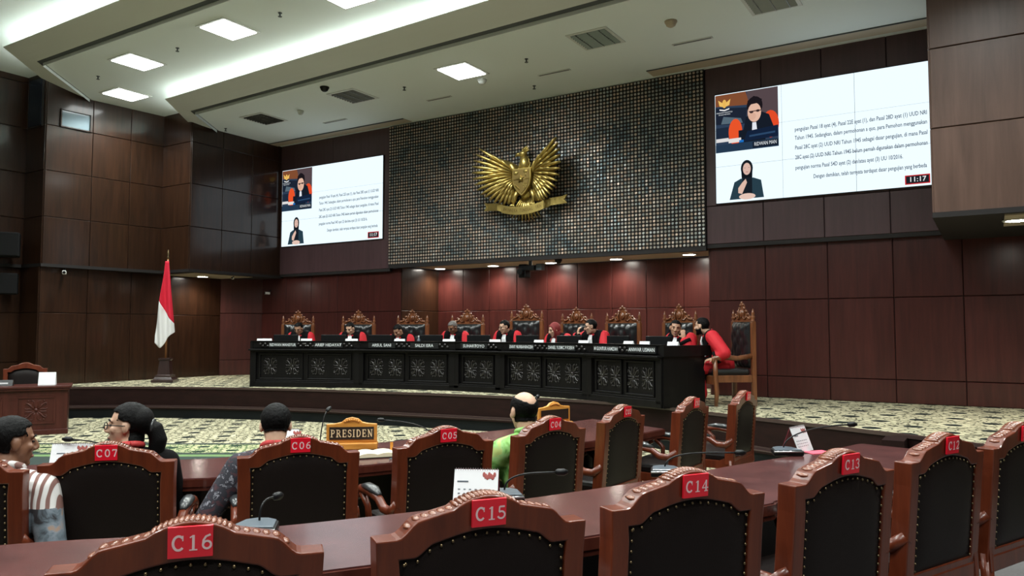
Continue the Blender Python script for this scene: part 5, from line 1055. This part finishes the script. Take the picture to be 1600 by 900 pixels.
# ------------------------------------------------------------------ visitors' armchairs
def smooth(t): t = max(0, min(1, t)); return t * t * (3 - 2 * t)
def crest_z(x):
    a = abs(x)
    if a > 0.262: return 0.95
    if a > 0.195: return 0.95 + 0.047 * smooth((0.262 - a) / 0.067)
    if a > 0.10: return 0.997 + 0.020 * (0.195 - a) / 0.095
    return 1.017 + 0.033 * math.cos(a / 0.10 * PI / 2) ** 0.8
def inner_z(x):
    a = abs(x)
    if a > 0.213: return 0.893
    if a > 0.15: return 0.893 + 0.036 * smooth((0.213 - a) / 0.063)
    return 0.929 + 0.026 * math.cos(a / 0.15 * PI / 2)
def yb(z): return -0.235 - 0.085 * (z - 0.42)          # slightly raked back plane
def armchair():
    t_ = thing('armchair', 'x', 'chair')
    n = 56; outer = []; inner = []
    xs = [-0.32 + 0.64 * i / n for i in range(n + 1)]
    side = [0.40, 0.55, 0.70, 0.85]
    outer = [(-0.315, z) for z in side] + [(x, crest_z(x)) for x in xs] + [(0.315, z) for z in side[::-1]]
    xi = [-0.255 + 0.51 * i / n for i in range(n + 1)]
    si = [0.46, 0.58, 0.72, 0.84]
    inner = [(-0.250, z) for z in si] + [(x, inner_z(x)) for x in xi] + [(0.250, z) for z in si[::-1]]
    m = len(outer); v = []
    for off in (0.0, 0.08):
        v += [(x, yb(z) + off, z) for x, z in outer] + [(x, yb(z) + off, z) for x, z in inner]
    fc = []
    for i in range(m):
        j = (i + 1) % m
        fc += [(i, j, m + j, m + i), (2 * m + j, 2 * m + i, 3 * m + i, 3 * m + j), (j, i, 2 * m + i, 2 * m + j), (m + i, m + j, 3 * m + j, 3 * m + i)]
    mb = MB(); mb.add(v, fc); bf = obj('back_frame', mb, M['chair'], t_, bevel=0.005); recalc(bf.data)
    # leather panel, slightly swollen, seen from behind and from the front
    for nm, s_, y0, amp in (('back_panel', -1, 0.012, 0.016), ('back_cushion', 1, 0.03, 0.05)):
        nx, nz = 20, 20; v = []
        for k in range(nz + 1):
            for i in range(nx + 1):
                u = -1 + 2 * i / nx; x = 0.252 * u; z = 0.455 + (inner_z(x) + 0.004 - 0.455) * k / nz; q = k / nz
                e = (1 - abs(u) ** 5) * (1 - abs(2 * q - 1) ** 6); v.append((x, yb(z) + y0 + s_ * amp * e, z))
        fq = [(k * (nx + 1) + i, k * (nx + 1) + i + 1, (k + 1) * (nx + 1) + i + 1, (k + 1) * (nx + 1) + i) for k in range(nz) for i in range(nx)]
        mb = MB(); mb.add(v, fq); obj(nm, mb, M['leather'], t_, True)
    nl = MB()
    path = [(-0.240, 0.47 + 0.034 * i) for i in range(13)] + [(x, inner_z(x) - 0.012) for x in [-0.236 + 0.0337 * i for i in range(15)]] + [(0.240, 0.47 + 0.034 * i) for i in range(13)]
    for x, z in path: nl.ell((x, yb(z) + 0.004, z), (0.0052, 0.005, 0.0052), 6, 4)
    obj('nail_trim', nl, M['nail'], t_, True, kind='stuff')
    cv = MB()
    for i in range(15):
        x = -0.088 + 0.176 * i / 14; z = crest_z(x); a = -x * 4.0
        cv.ell((x, yb(z) + 0.042, z - 0.001), (0.0078, 0.038, 0.009), 6, 5, 0, None, Matrix.Rotation(a, 3, 'Y'))
    for s_ in (-1, 1):
        for i in range(6):
            x = s_ * (0.105 + 0.024 * i); z = crest_z(x); cv.ell((x, yb(z) + 0.042, z - 0.001), (0.012, 0.028, 0.006), 6, 5, 0, None, Matrix.Rotation(s_ * 0.4, 3, 'Y'))
    obj('crest_carving', cv, M['chair_carved'], t_, True)
    for s_ in (-1, 1):
        p = MB(); p.tube([(s_ * 0.288, yb(0.42) + 0.025, 0.44), (s_ * 0.288, -0.225, 0.22), (s_ * 0.295, -0.27, 0.0)], [0.032, 0.03, 0.024], 8); obj('leg', p, M['chair'], t_, True)
        p = MB(); p.tube([(s_ * 0.29, 0.24, 0.42), (s_ * 0.29, 0.26, 0.22), (s_ * 0.285, 0.24, 0.0)], [0.034, 0.03, 0.022], 8); obj('leg', p, M['chair'], t_, True)
        p = MB(); p.tube([(s_ * 0.295, -0.235, 0.63), (s_ * 0.31, -0.17, 0.575), (s_ * 0.318, -0.09, 0.58), (s_ * 0.320, -0.02, 0.625), (s_ * 0.320, 0.12, 0.645), (s_ * 0.320, 0.25, 0.64), (s_ * 0.320, 0.295, 0.615), (s_ * 0.320, 0.285, 0.585), (s_ * 0.320, 0.262, 0.60)], [0.030, 0.030, 0.028, 0.026, 0.026, 0.028, 0.028, 0.024, 0.014], 10); ar = obj('armrest', p, M['chair'], t_, True)
        p = MB(); p.tube([(s_ * 0.320, -0.03, 0.650), (s_ * 0.320, 0.05, 0.668), (s_ * 0.320, 0.14, 0.672), (s_ * 0.320, 0.22, 0.662)], [0.016, 0.034, 0.034, 0.018], 10, flat=0.7); obj('arm_pad', p, M['leather_grey'], ar, True)
        p = MB(); p.tube([(s_ * 0.320, 0.23, 0.62), (s_ * 0.315, 0.16, 0.55), (s_ * 0.305, 0.16, 0.48), (s_ * 0.30, 0.20, 0.40)], [0.024, 0.02, 0.022, 0.03], 8); obj('arm_support', p, M['chair'], t_, True)
        p = MB(); p.prism([(-0.245, 0.36), (0.25, 0.36), (0.25, 0.43), (-0.10, 0.43), (-0.19, 0.47), (-0.235, 0.56)], s_ * 0.275, s_ * 0.31, 'x'); o = obj('side_rail', p, M['chair'], t_); recalc(o.data)
    p = MB(); p.box((0, 0.02, 0.455), (0.56, 0.50, 0.09)); obj('seat', p, M['leather'], t_, bevel=0.03)
    for c_, s_ in (((0, 0.255, 0.39), (0.58, 0.035, 0.08)), ((0, -0.225, 0.39), (0.56, 0.03, 0.08))):
        p = MB(); p.box(c_, s_); obj('apron', p, M['chair'], t_, bevel=0.006)
    return t_
AC = armchair()
TAGM = MB(); TAGM.box((0, 0, 0), (0.103, 0.008, 0.076)); TAGM = TAGM.mesh('seat_tag', M['tag_red'])
def place_chair(code, mid, ang, floor, label, first=[True], tagx=0.0, grp='visitor armchairs'):
    c = copy_tree(AC)
    a = math.radians(ang); fx, fy = -math.sin(a), math.cos(a); k = -yb(0.95); e = {'C16': -0.012, 'C15': 0.022, 'C14': 0.03, 'C13': 0.055, 'C12': 0.075, 'C11': 0.085, 'C07': -0.03, 'C06': 0.02, 'C05': 0.03, 'C04': 0.05}.get(code, 0.06)
    mid = (mid[0] + math.cos(a) * e, mid[1] + math.sin(a) * e)
    c.location = (mid[0] + fx * k, mid[1] + fy * k, floor); c.rotation_euler[2] = a
    tag(c, label, 'chair', grp)
    if code:
        tg = link('seat_tag', TAGM, c, (tagx, yb(1.0) - 0.008, 1.004)); tg.rotation_euler[0] = math.radians(4.8)
        serif_text(tg, code, 0.040, M['white_ink'], (0.004, -0.0047, -0.001), 1.0, 0.16)
    return c
ROW2 = [('C16', (-1.68, 1.22), 49), ('C15', (-1.25, 1.83), 55), ('C14', (-0.88, 2.50), 58), ('C13', (-0.515, 3.20), 65), ('C12', (-0.21, 3.95), 66), ('C11', (0.085, 4.60), 66)]
ROW1 = [('C08', (-4.20, 1.64), 42), ('C07', (-3.79, 2.26), 44.5), ('C06', (-3.19, 2.92), 52), ('C05', (-2.75, 3.64), 65), ('C04', (-2.48, 4.42), 75), ('C03', (-2.38, 5.38), 86), ('C02', (-2.16, 6.33), 87), ('C01', (-1.97, 7.25), 88)]
EXTRA = {'C16': 'wooden armchair tagged C16, nearest the camera', 'C15': 'wooden armchair tagged C15 beside the white desk calendar', 'C14': 'wooden armchair tagged C14 with brass nails', 'C13': 'wooden armchair tagged C13 seen obliquely', 'C12': 'wooden armchair tagged C12 seen obliquely near the right edge', 'C11': 'wooden armchair tagged C11 cut by the right edge',
         'C08': 'wooden armchair cut by the left edge behind the striped shirt', 'C07': 'wooden armchair tagged C07 behind the woman in glasses', 'C06': 'wooden armchair tagged C06 behind the man in navy batik', 'C05': 'empty wooden armchair tagged C05', 'C04': 'wooden armchair tagged C04 behind the man in green', 'C03': 'wooden armchair tagged C03 seen almost edge on', 'C02': 'wooden armchair tagged C02 seen almost edge on', 'C01': 'wooden armchair tagged C01, farthest of its row'}
for code, mid, ang in ROW2: place_chair(code, mid, ang, 0.10, EXTRA[code])
for code, mid, ang in ROW1: place_chair(code, mid, ang, 0.0, EXTRA[code])

# ------------------------------------------------------------------ small things on the tables
def mic(base, z, ang, tip, label, h=0.16):
    """flat desk microphone unit with a gooseneck; tip is in the unit's own frame"""
    t_ = thing('desk_microphone', label, 'microphone', (base[0], base[1], z), ang, 'desk microphones')
    mb = MB(); mb.prism([(-0.095, -0.075), (0.095, -0.075), (0.070, 0.06), (0.025, 0.09), (-0.025, 0.09), (-0.070, 0.06)], 0.0, 0.034); obj('base', mb, M['black'], t_, bevel=0.008)
    mb = MB(); mb.prism([(-0.084, -0.065), (0.084, -0.065), (0.061, 0.053), (0.022, 0.080), (-0.022, 0.080), (-0.061, 0.053)], 0.032, 0.040); obj('top_plate', mb, M['grey'], t_, bevel=0.004)
    mb = MB(); mb.tube([(-0.092, -0.070, 0.026), (0, -0.080, 0.028), (0.092, -0.070, 0.026)], 0.006, 6); obj('front_edge', mb, M['silver'], t_, True)
    p0 = Vector((0, 0.03, 0.03)); p3 = Vector(tip); p1 = p0 + Vector((0, 0, 0.09)); p2 = p0.lerp(p3, 0.45); p2.z = max(p3.z, 0.12) * 0.95
    pts = [p0 * (1 - u) ** 3 + p1 * (3 * u * (1 - u) ** 2) + p2 * (3 * u * u * (1 - u)) + p3 * u ** 3 for u in [i / 12 for i in range(13)]]
    mb = MB(); mb.tube(pts, 0.0045, 8); gk = obj('gooseneck', mb, M['black'], t_, True)
    d_ = (pts[-1] - pts[-2]).normalized(); mb = MB(); mb.tube([p3 - d_ * 0.01, p3, p3 + d_ * 0.03, p3 + d_ * 0.05], [0.010, 0.016, 0.017, 0.008], 10); obj('windscreen', mb, M['black'], gk, True)
def tent_calendar(base, z, ang, label, h=0.15, w_=0.20):
    t_ = thing('desk_calendar', label, 'calendar', (base[0], base[1], z), ang, 'desk calendars')
    for s_, nm, mm in ((-1, 'front_leaf', 'paper'), (1, 'back_leaf', 'calendar_red')):
        mb = MB(); mb.add([(-w_ / 2, s_ * 0.062, 0), (w_ / 2, s_ * 0.062, 0), (w_ / 2, s_ * 0.004, h), (-w_ / 2, s_ * 0.004, h), (-w_ / 2, s_ * 0.058, 0), (w_ / 2, s_ * 0.058, 0), (w_ / 2, 0, h), (-w_ / 2, 0, h)], [(0, 1, 2, 3), (7, 6, 5, 4), (0, 4, 5, 1), (3, 2, 6, 7), (0, 3, 7, 4), (1, 5, 6, 2)]); o = obj(nm, mb, M[mm], t_); recalc(o.data)
        if s_ < 0: fl_ = o
    pr = MB(); sl = math.atan2(0.058, h); T = Matrix.Translation((0, -0.0630, 0)) @ Matrix.Rotation(-sl, 4, 'X')
    for i in range(7): pr.ell((0.035 + 0.008 * i, 0, h * 0.93 - 0.006 * (i % 3)), (0.007, 0.0012, 0.012), 6, 4, 0, T)
    pr.box((0.06, -0.0004, h * 0.84), (0.045, 0.001, 0.007), 0, T); obj('printed_motif', pr, M['calendar_print'], fl_)
    pr = MB()
    for i in range(6):
        for k in range(3): pr.box((-0.075 + 0.025 * i, 0, h * (0.25 + 0.12 * k)), (0.010, 0.001, 0.004), 0, T)
    pr.box((-0.06, 0, h * 0.72), (0.05, 0.001, 0.006), 0, T); obj('printed_dates', pr, M['grey'], fl_)
    mb = MB()
    for i in range(18): mb.tube([(-w_ / 2 + w_ * (i + 0.5) / 18, 0.007 * math.cos(q * PI / 3), h + 0.007 * math.sin(q * PI / 3)) for q in range(6)], 0.0012, 4)
    obj('wire_binding', mb, M['silver'], t_)
Z1, Z2 = 0.74, 0.84
mic((-2.43, 2.03), Z2, math.radians(32), (0.03, 0.13, 0.11), 'desk microphone in front of chair C16')
mic((-1.93, 3.02), Z2, math.radians(32), (0.25, 0.06, 0.115), 'desk microphone with long neck before chair C15')
mic((-1.52, 4.00), Z2, math.radians(32), (0.40, 0.05, 0.11), 'desk microphone with long neck behind chair C14')
mic((-1.13, 5.05), Z2, math.radians(32), (0.43, 0.05, 0.18), 'desk microphone beside the calendar and pink card')
tent_calendar((-2.00, 2.90), Z2, math.radians(26), 'white desk calendar standing behind chair C15')
tent_calendar((-1.10, 5.26), Z2, math.radians(76), 'desk calendar folded as a tent beside the pink card')
mb = MB(); mb.box((0, 0, 0.002), (0.16, 0.11, 0.004)); o = obj('pink_card', mb, M['pink'], loc=(-0.97, 5.24, Z2), rz=0.9); tag(o, 'pink card lying flat beside the folded calendar', 'card')
tent_calendar((-4.90, 2.66), Z1, math.radians(40), 'white desk calendar before the woman in glasses', 0.17, 0.24)
mic((-4.62, 2.84), Z1, math.radians(32), (-0.34, -0.02, 0.20), 'desk microphone whose head shows beside tag C07')
tent_calendar((-4.42, 3.98), Z1, math.radians(30), 'desk calendar half hidden by the man in navy batik', 0.15, 0.14)
mic((-4.12, 3.98), Z1, math.radians(32), (0.03, 0.12, 0.29), 'desk microphone standing left of the yellow sign')
mic((-3.78, 4.85), Z1, math.radians(32), (-0.40, 0.10, 0.16), 'desk microphone with neck stretched out behind the yellow sign')
mic((-3.30, 5.60), Z1, math.radians(32), (0.05, 0.2, 0.30), 'desk microphone behind the bald man')
# yellow signs
def desk_sign(loc, z, ang, txt, label):
    t_ = thing('desk_sign', label, 'sign', (loc[0], loc[1], z), ang)
    mb = MB(); mb.box((0, 0.02, 0.025), (0.38, 0.12, 0.05)); obj('base', mb, M['sign'], t_, bevel=0.008)
    out = [(-0.185, 0.05), (0.185, 0.05), (0.185, 0.185), (0.12, 0.19), (0.075, 0.20), (0.045, 0.225), (0, 0.235), (-0.045, 0.225), (-0.075, 0.20), (-0.12, 0.19), (-0.185, 0.185)]
    mb = MB(); mb.prism(out, 0.0, 0.03, 'y'); o = obj('board', mb, M['sign'], t_, bevel=0.005); recalc(o.data)
    mb = MB(); mb.box((0, -0.002, 0.118), (0.325, 0.006, 0.092)); p = obj('name_panel', mb, M['sign_black'], t_)
    if txt:
        serif_text(p, txt, 0.056, M['sign_gold'], (0, -0.0055, 0.118), 0.80, 0.12)
    mb = MB()
    for i in range(7): mb.ell((-0.05 + 0.0167 * i, -0.004, 0.203 + 0.012 * math.cos((i - 3) * 0.5)), (0.009, 0.006, 0.010), 6, 4)
    obj('carving', mb, M['sign'], o, True)
desk_sign((-4.05, 4.24), Z1, math.radians(38), 'PRESIDEN', 'yellow wooden sign reading PRESIDEN on the forward table')
desk_sign((-3.38, 6.14), Z1, math.radians(70), None, 'yellow wooden sign half hidden behind the bald man')
# open book and pen
t_ = thing('open_book', 'open cream-paged book lying beside the PRESIDEN sign', 'book', (-3.69, 4.10, Z1), math.radians(52))
mb = MB(); mb.box((0, 0, 0.004), (0.30, 0.21, 0.008)); obj('cover', mb, M['sign_black'], t_)
for s_ in (-1, 1):
    v = []; n_ = 8
    for i in range(n_ + 1):
        u = i / n_; x = s_ * 0.145 * u; h = 0.008 + 0.028 * math.sin(PI * min(1, 0.18 + 0.75 * u)) ** 0.7
        v += [(x, -0.1, h), (x, 0.1, h), (x, 0.1, 0.008), (x, -0.1, 0.008)]
    mb = MB(); mb.add(v, [(4 * i + a, 4 * i + (a + 1) % 4, 4 * i + 4 + (a + 1) % 4, 4 * i + 4 + a) for i in range(n_) for a in range(4)] + [(0, 1, 2, 3), (4 * n_ + 3, 4 * n_ + 2, 4 * n_ + 1, 4 * n_)]); o = obj('pages', mb, M['cream'], t_); recalc(o.data)
mb = MB(); mb.box((0, 0, 0.03), (0.02, 0.005, 0.06)); o = obj('page_marker', mb, M['sign'], t_, loc=(0.13, 0.08, 0.02))
mb = MB(); mb.tube([(0, 0, 0.007), (0.13, 0, 0.007)], 0.005, 8); o = obj('pen', mb, M['grey'], loc=(-3.50, 4.03, Z1), rz=1.3); tag(o, 'grey pen lying beside the open book', 'pen')
mb = MB(); mb.lathe([(0.022, 0), (0.022, 0.012), (0.012, 0.018)], 12); o = obj('bottle_cap', mb, M['paper'], loc=(-1.92, 2.93, Z2), smooth=True); tag(o, 'small pale cap on the table right of tag C15', 'cap')

# ------------------------------------------------------------------ side desk at the left, flag
sd_ = thing('registrar_desk', 'dark red wooden desk with carved front at the left edge', 'desk', (-12.40, 6.62, 0), math.radians(60))
mb = MB(); mb.box((-1.0, 0.03, 0.36), (2.0, 0.04, 0.70)); mb.box((-1.0, -0.005, 0.04), (2.04, 0.06, 0.08)); obj('front_panel', mb, M['side_desk'], sd_, bevel=0.006)
mb = MB(); mb.box((-1.0, 0.30, 0.735), (2.1, 0.70, 0.035)); mb.box((-1.0, -0.01, 0.70), (2.06, 0.05, 0.03)); obj('worktop', mb, M['side_desk'], sd_, bevel=0.006)
mb = MB(); mb.box((-0.02, 0.32, 0.36), (0.05, 0.6, 0.70)); obj('end_panel', mb, M['side_desk'], sd_)
for i, cx in enumerate((-0.42, -1.12, -1.75)):
    fr = MB()
    for c_, s_ in (((0, 0, 0.2), (0.5, 0.02, 0.025)), ((0, 0, -0.2), (0.5, 0.02, 0.025)), ((-0.25, 0, 0), (0.025, 0.02, 0.42)), ((0.25, 0, 0), (0.025, 0.02, 0.42))): fr.box(c_, s_)
    q = obj('carved_panel', fr, M['side_desk'], sd_, loc=(cx, 0.008, 0.38))
    ol = FLW.copy(); ol.materials.clear(); ol.materials.append(M['side_desk']); link('carved_flower', ol, q, (0, 0.006, 0))
c = AC; c.location = (-13.75, 6.60, 0.02); c.rotation_euler[2] = math.radians(236); tag(c, 'armchair behind the dark red desk at the left edge', 'chair', 'visitor armchairs')
mb = MB(); mb.prism([(-0.05, 0), (0.05, 0), (0.004, 0.20), (-0.004, 0.20)], -0.12, 0.12, 'x'); o = obj('tent_card', mb, M['paper'], loc=(-12.78, 6.50, 0.753), rz=math.radians(50)); tag(o, 'white folded card on the dark red desk', 'card')
mb = MB(); mb.prism([(-0.05, 0), (0.05, 0), (0.004, 0.09), (-0.004, 0.09)], -0.14, 0.14, 'x'); o = obj('nameplate', mb, M['plate'], loc=(-13.15, 6.02, 0.753), rz=math.radians(50)); tag(o, 'small black nameplate with a white strip on the dark red desk', 'nameplate')
mb = MB(); mb.box((0, -0.034, 0.035), (0.16, 0.004, 0.03)); obj('white_strip', mb, M['paper'], o)
fg = thing('flag_stand', 'red and white flag hanging from a pole on a dark stand', 'flag', (-14.40, 9.64, DZ), math.radians(40))
mb = MB(); mb.lathe([(0.30, 0), (0.30, 0.05), (0.25, 0.07), (0.22, 0.11), (0.22, 0.14), (0.17, 0.16), (0.13, 0.44), (0.16, 0.46), (0.16, 0.49)], 4); obj('stand', mb, M['stand'], fg, rz=PI / 4)
mb = MB(); mb.tube([(0, 0, 0.45), (0, 0, 2.55)], 0.018, 10); obj('pole', mb, M['pole'], fg, True)
mb = MB(); mb.lathe([(0.02, 2.53), (0.028, 2.56), (0.012, 2.60), (0.022, 2.64), (0.004, 2.72)], 12); obj('finial', mb, M['nail'], fg, True)
def drape(uvf, m, nm, nu=28, nv=30):
    v = []
    for k in range(nv + 1):
        for i in range(nu + 1):
            x, z = uvf(i / nu, k / nv); v.append((x, 0.035 * math.sin(x * 34 + z * 1.5) * min(1, (2.62 - z) * 1.2) - 0.05, z))
    fq = [(k * (nu + 1) + i, k * (nu + 1) + i + 1, (k + 1) * (nu + 1) + i + 1, (k + 1) * (nu + 1) + i) for k in range(nv) for i in range(nu)]
    mb = MB(); mb.add(v, fq); o = obj(nm, mb, m, fg, True); s_ = o.modifiers.new('s', 'SOLIDIFY'); s_.thickness = 0.004
def xl(z): return -0.04 - 0.17 * min(1, max(0, (2.45 - z) / 1.5))
def xr(z): return 0.04 + 0.13 * min(1, max(0, (2.45 - z) / 1.4))
TL, TR = 2.48, 2.48
def red(u, q):
    zl, zr = 1.66, 1.20      # colour boundary falls from the left edge to the right edge
    zb = zl + (zr - zl) * u; z = 2.48 + (zb - 2.48) * q; return xl(z) + (xr(z) - xl(z)) * u, z
def white(u, q):
    zt = 1.66 - 0.46 * u; zbm = 0.80 - 0.10 * math.sin(PI * min(1, u * 1.6)) + 0.34 * max(0, u - 0.35); z = zt + (zbm - zt) * q; return xl(z) + (xr(max(z, 0.9)) - xl(z)) * u, z
drape(red, M['flag_red'], 'red_half'); drape(white, M['flag_white'], 'white_half')

# ------------------------------------------------------------------ visitors
def shirt(mat_sleeve, mat_body=None, collar='collar_red', split=None):
    def fn(t_, S, H, sh, A, bm_):
        r_ = MB()
        r_.ell(S @ Vector((0, 0.005, 0.35)), (0.190, 0.128, 0.21), 16, 10, 0, None, S.to_3x3()); r_.ell(S @ Vector((0, 0.01, 0.08)), (0.19, 0.145, 0.24), 16, 10, 0, None, S.to_3x3())
        for i, s_ in enumerate((-1, 1)):
            a = A.get(s_, dict(elbow=(s_ * 0.27, 0.20, 0.72), wrist=(s_ * 0.15, 0.42, 0.73)))
            r_.cap(S @ Vector((0, -0.005, 0.515)), sh[i], 0.066, 0.074); r_.cap(sh[i], a['elbow'], 0.074, 0.062); e_, w_ = Vector(a['elbow']), Vector(a['wrist']); r_.cap(e_, e_.lerp(w_, 0.75), 0.060, 0.046)
        me = remesh(r_, M[mat_body or mat_sleeve], 0.010, 3, 'shirt'); o = link('shirt', me, t_)
        if split:
            me.materials.append(M[mat_sleeve]); Si = S.inverted()
            for p in me.polygons:
                if split(Si @ p.center): p.material_index = 1
        cl = MB(); q = [S @ Vector((0.066 * math.sin(x * PI / 8), 0.0 + 0.062 * math.cos(x * PI / 8), 0.572 - 0.012 * math.cos(x * PI / 8))) for x in range(-8, 9)]; cl.tube(q, 0.018, 8); obj('collar', cl, M[collar], t_, True)
        tr = MB()
        for s_ in (-1, 1):
            tr.cap((s_ * 0.09, -0.02, 0.54), (s_ * 0.11, 0.40, 0.52), 0.10, 0.075); tr.cap((s_ * 0.11, 0.40, 0.51), (s_ * 0.11, 0.36, 0.12), 0.074, 0.058); tr.cap((s_ * 0.11, 0.32, 0.05), (s_ * 0.11, 0.52, 0.045), 0.052, 0.046)
        link('trousers', remesh(tr, M['robe_black'], 0.013, 2, 'trousers'), t_)
    return fn
def place_visitor(head_pt, ang, lean, label, **kw):
    la = math.radians(lean); sd = math.radians(kw.get('side', 0)); tw = math.radians(kw.get('twist', 0)); hf = kw.get('headfwd', 0.035)
    S = Matrix.Translation((0, 0, 0.53)) @ Matrix.Rotation(tw, 4, 'Z') @ Matrix.Rotation(sd, 4, 'Y') @ Matrix.Rotation(-la, 4, 'X')
    hl = S @ Vector((0, 0, 0.555)) + Vector((math.sin(sd) * 0.08, hf + 0.02 * math.sin(la), 0.125))
    g = Matrix.Rotation(ang, 4, 'Z') @ hl * kw.get('size', 1.0)
    return seated(label, (head_pt[0] - g.x, head_pt[1] - g.y, head_pt[2] - g.z), ang, lean, head=kw.pop('head'), **kw)
VIS = dict(voxel=0.0065)
place_visitor((-4.22, 2.60, 1.075), math.radians(66), 6, 'woman in glasses with black hair tied back, seated at chair C07', head=(66, 0, 0), skin='skin_light', hair='long', glasses=True, size=1.06, clothes=shirt('robe_black', 'robe_black'), **VIS)
place_visitor((-3.62, 3.15, 1.055), math.radians(46), 14, 'black-haired man in navy batik shirt seen from behind', head=(4, 22, 0), skin='skin_light', clothes=shirt('batik_navy', 'batik_navy', 'collar_red'), size=1.05, arms={-1: dict(elbow=(-0.38, 0.02, 0.66), wrist=(-0.33, 0.26, 0.72), d=(0.3, 1, 0), n=(0, 0, 1)), 1: dict(elbow=(0.28, 0.2, 0.72), wrist=(0.12, 0.42, 0.77), d=(-0.4, 1, 0), n=(0, 0, 1))}, **VIS)
place_visitor((-2.76, 4.57, 1.06), math.radians(68), 4, 'balding man in bright green batik shirt seen from behind', head=(-8, 8, 0), skin='skin_light', hair='bald', size=1.14, clothes=shirt('batik_green', 'batik_green', 'batik_green'), **VIS)
place_visitor((-4.22, 1.985, 1.055), math.radians(34), 10, 'man at the left edge in striped and grey batik shirt, turned right', head=(-42, 6, 0), skin='skin_brown', clothes=shirt('batik_stripe', 'batik_blue', 'batik_stripe', split=lambda p: p.z > 0.38), size=1.06, arms={1: dict(elbow=(0.27, 0.02, 0.70), wrist=(0.20, 0.24, 0.64), d=(-0.3, 1, 0), n=(0, 0, 1)), -1: dict(elbow=(-0.27, 0.10, 0.72), wrist=(-0.15, 0.34, 0.66), d=(0.3, 1, 0), n=(0, 0, 1))}, **VIS)
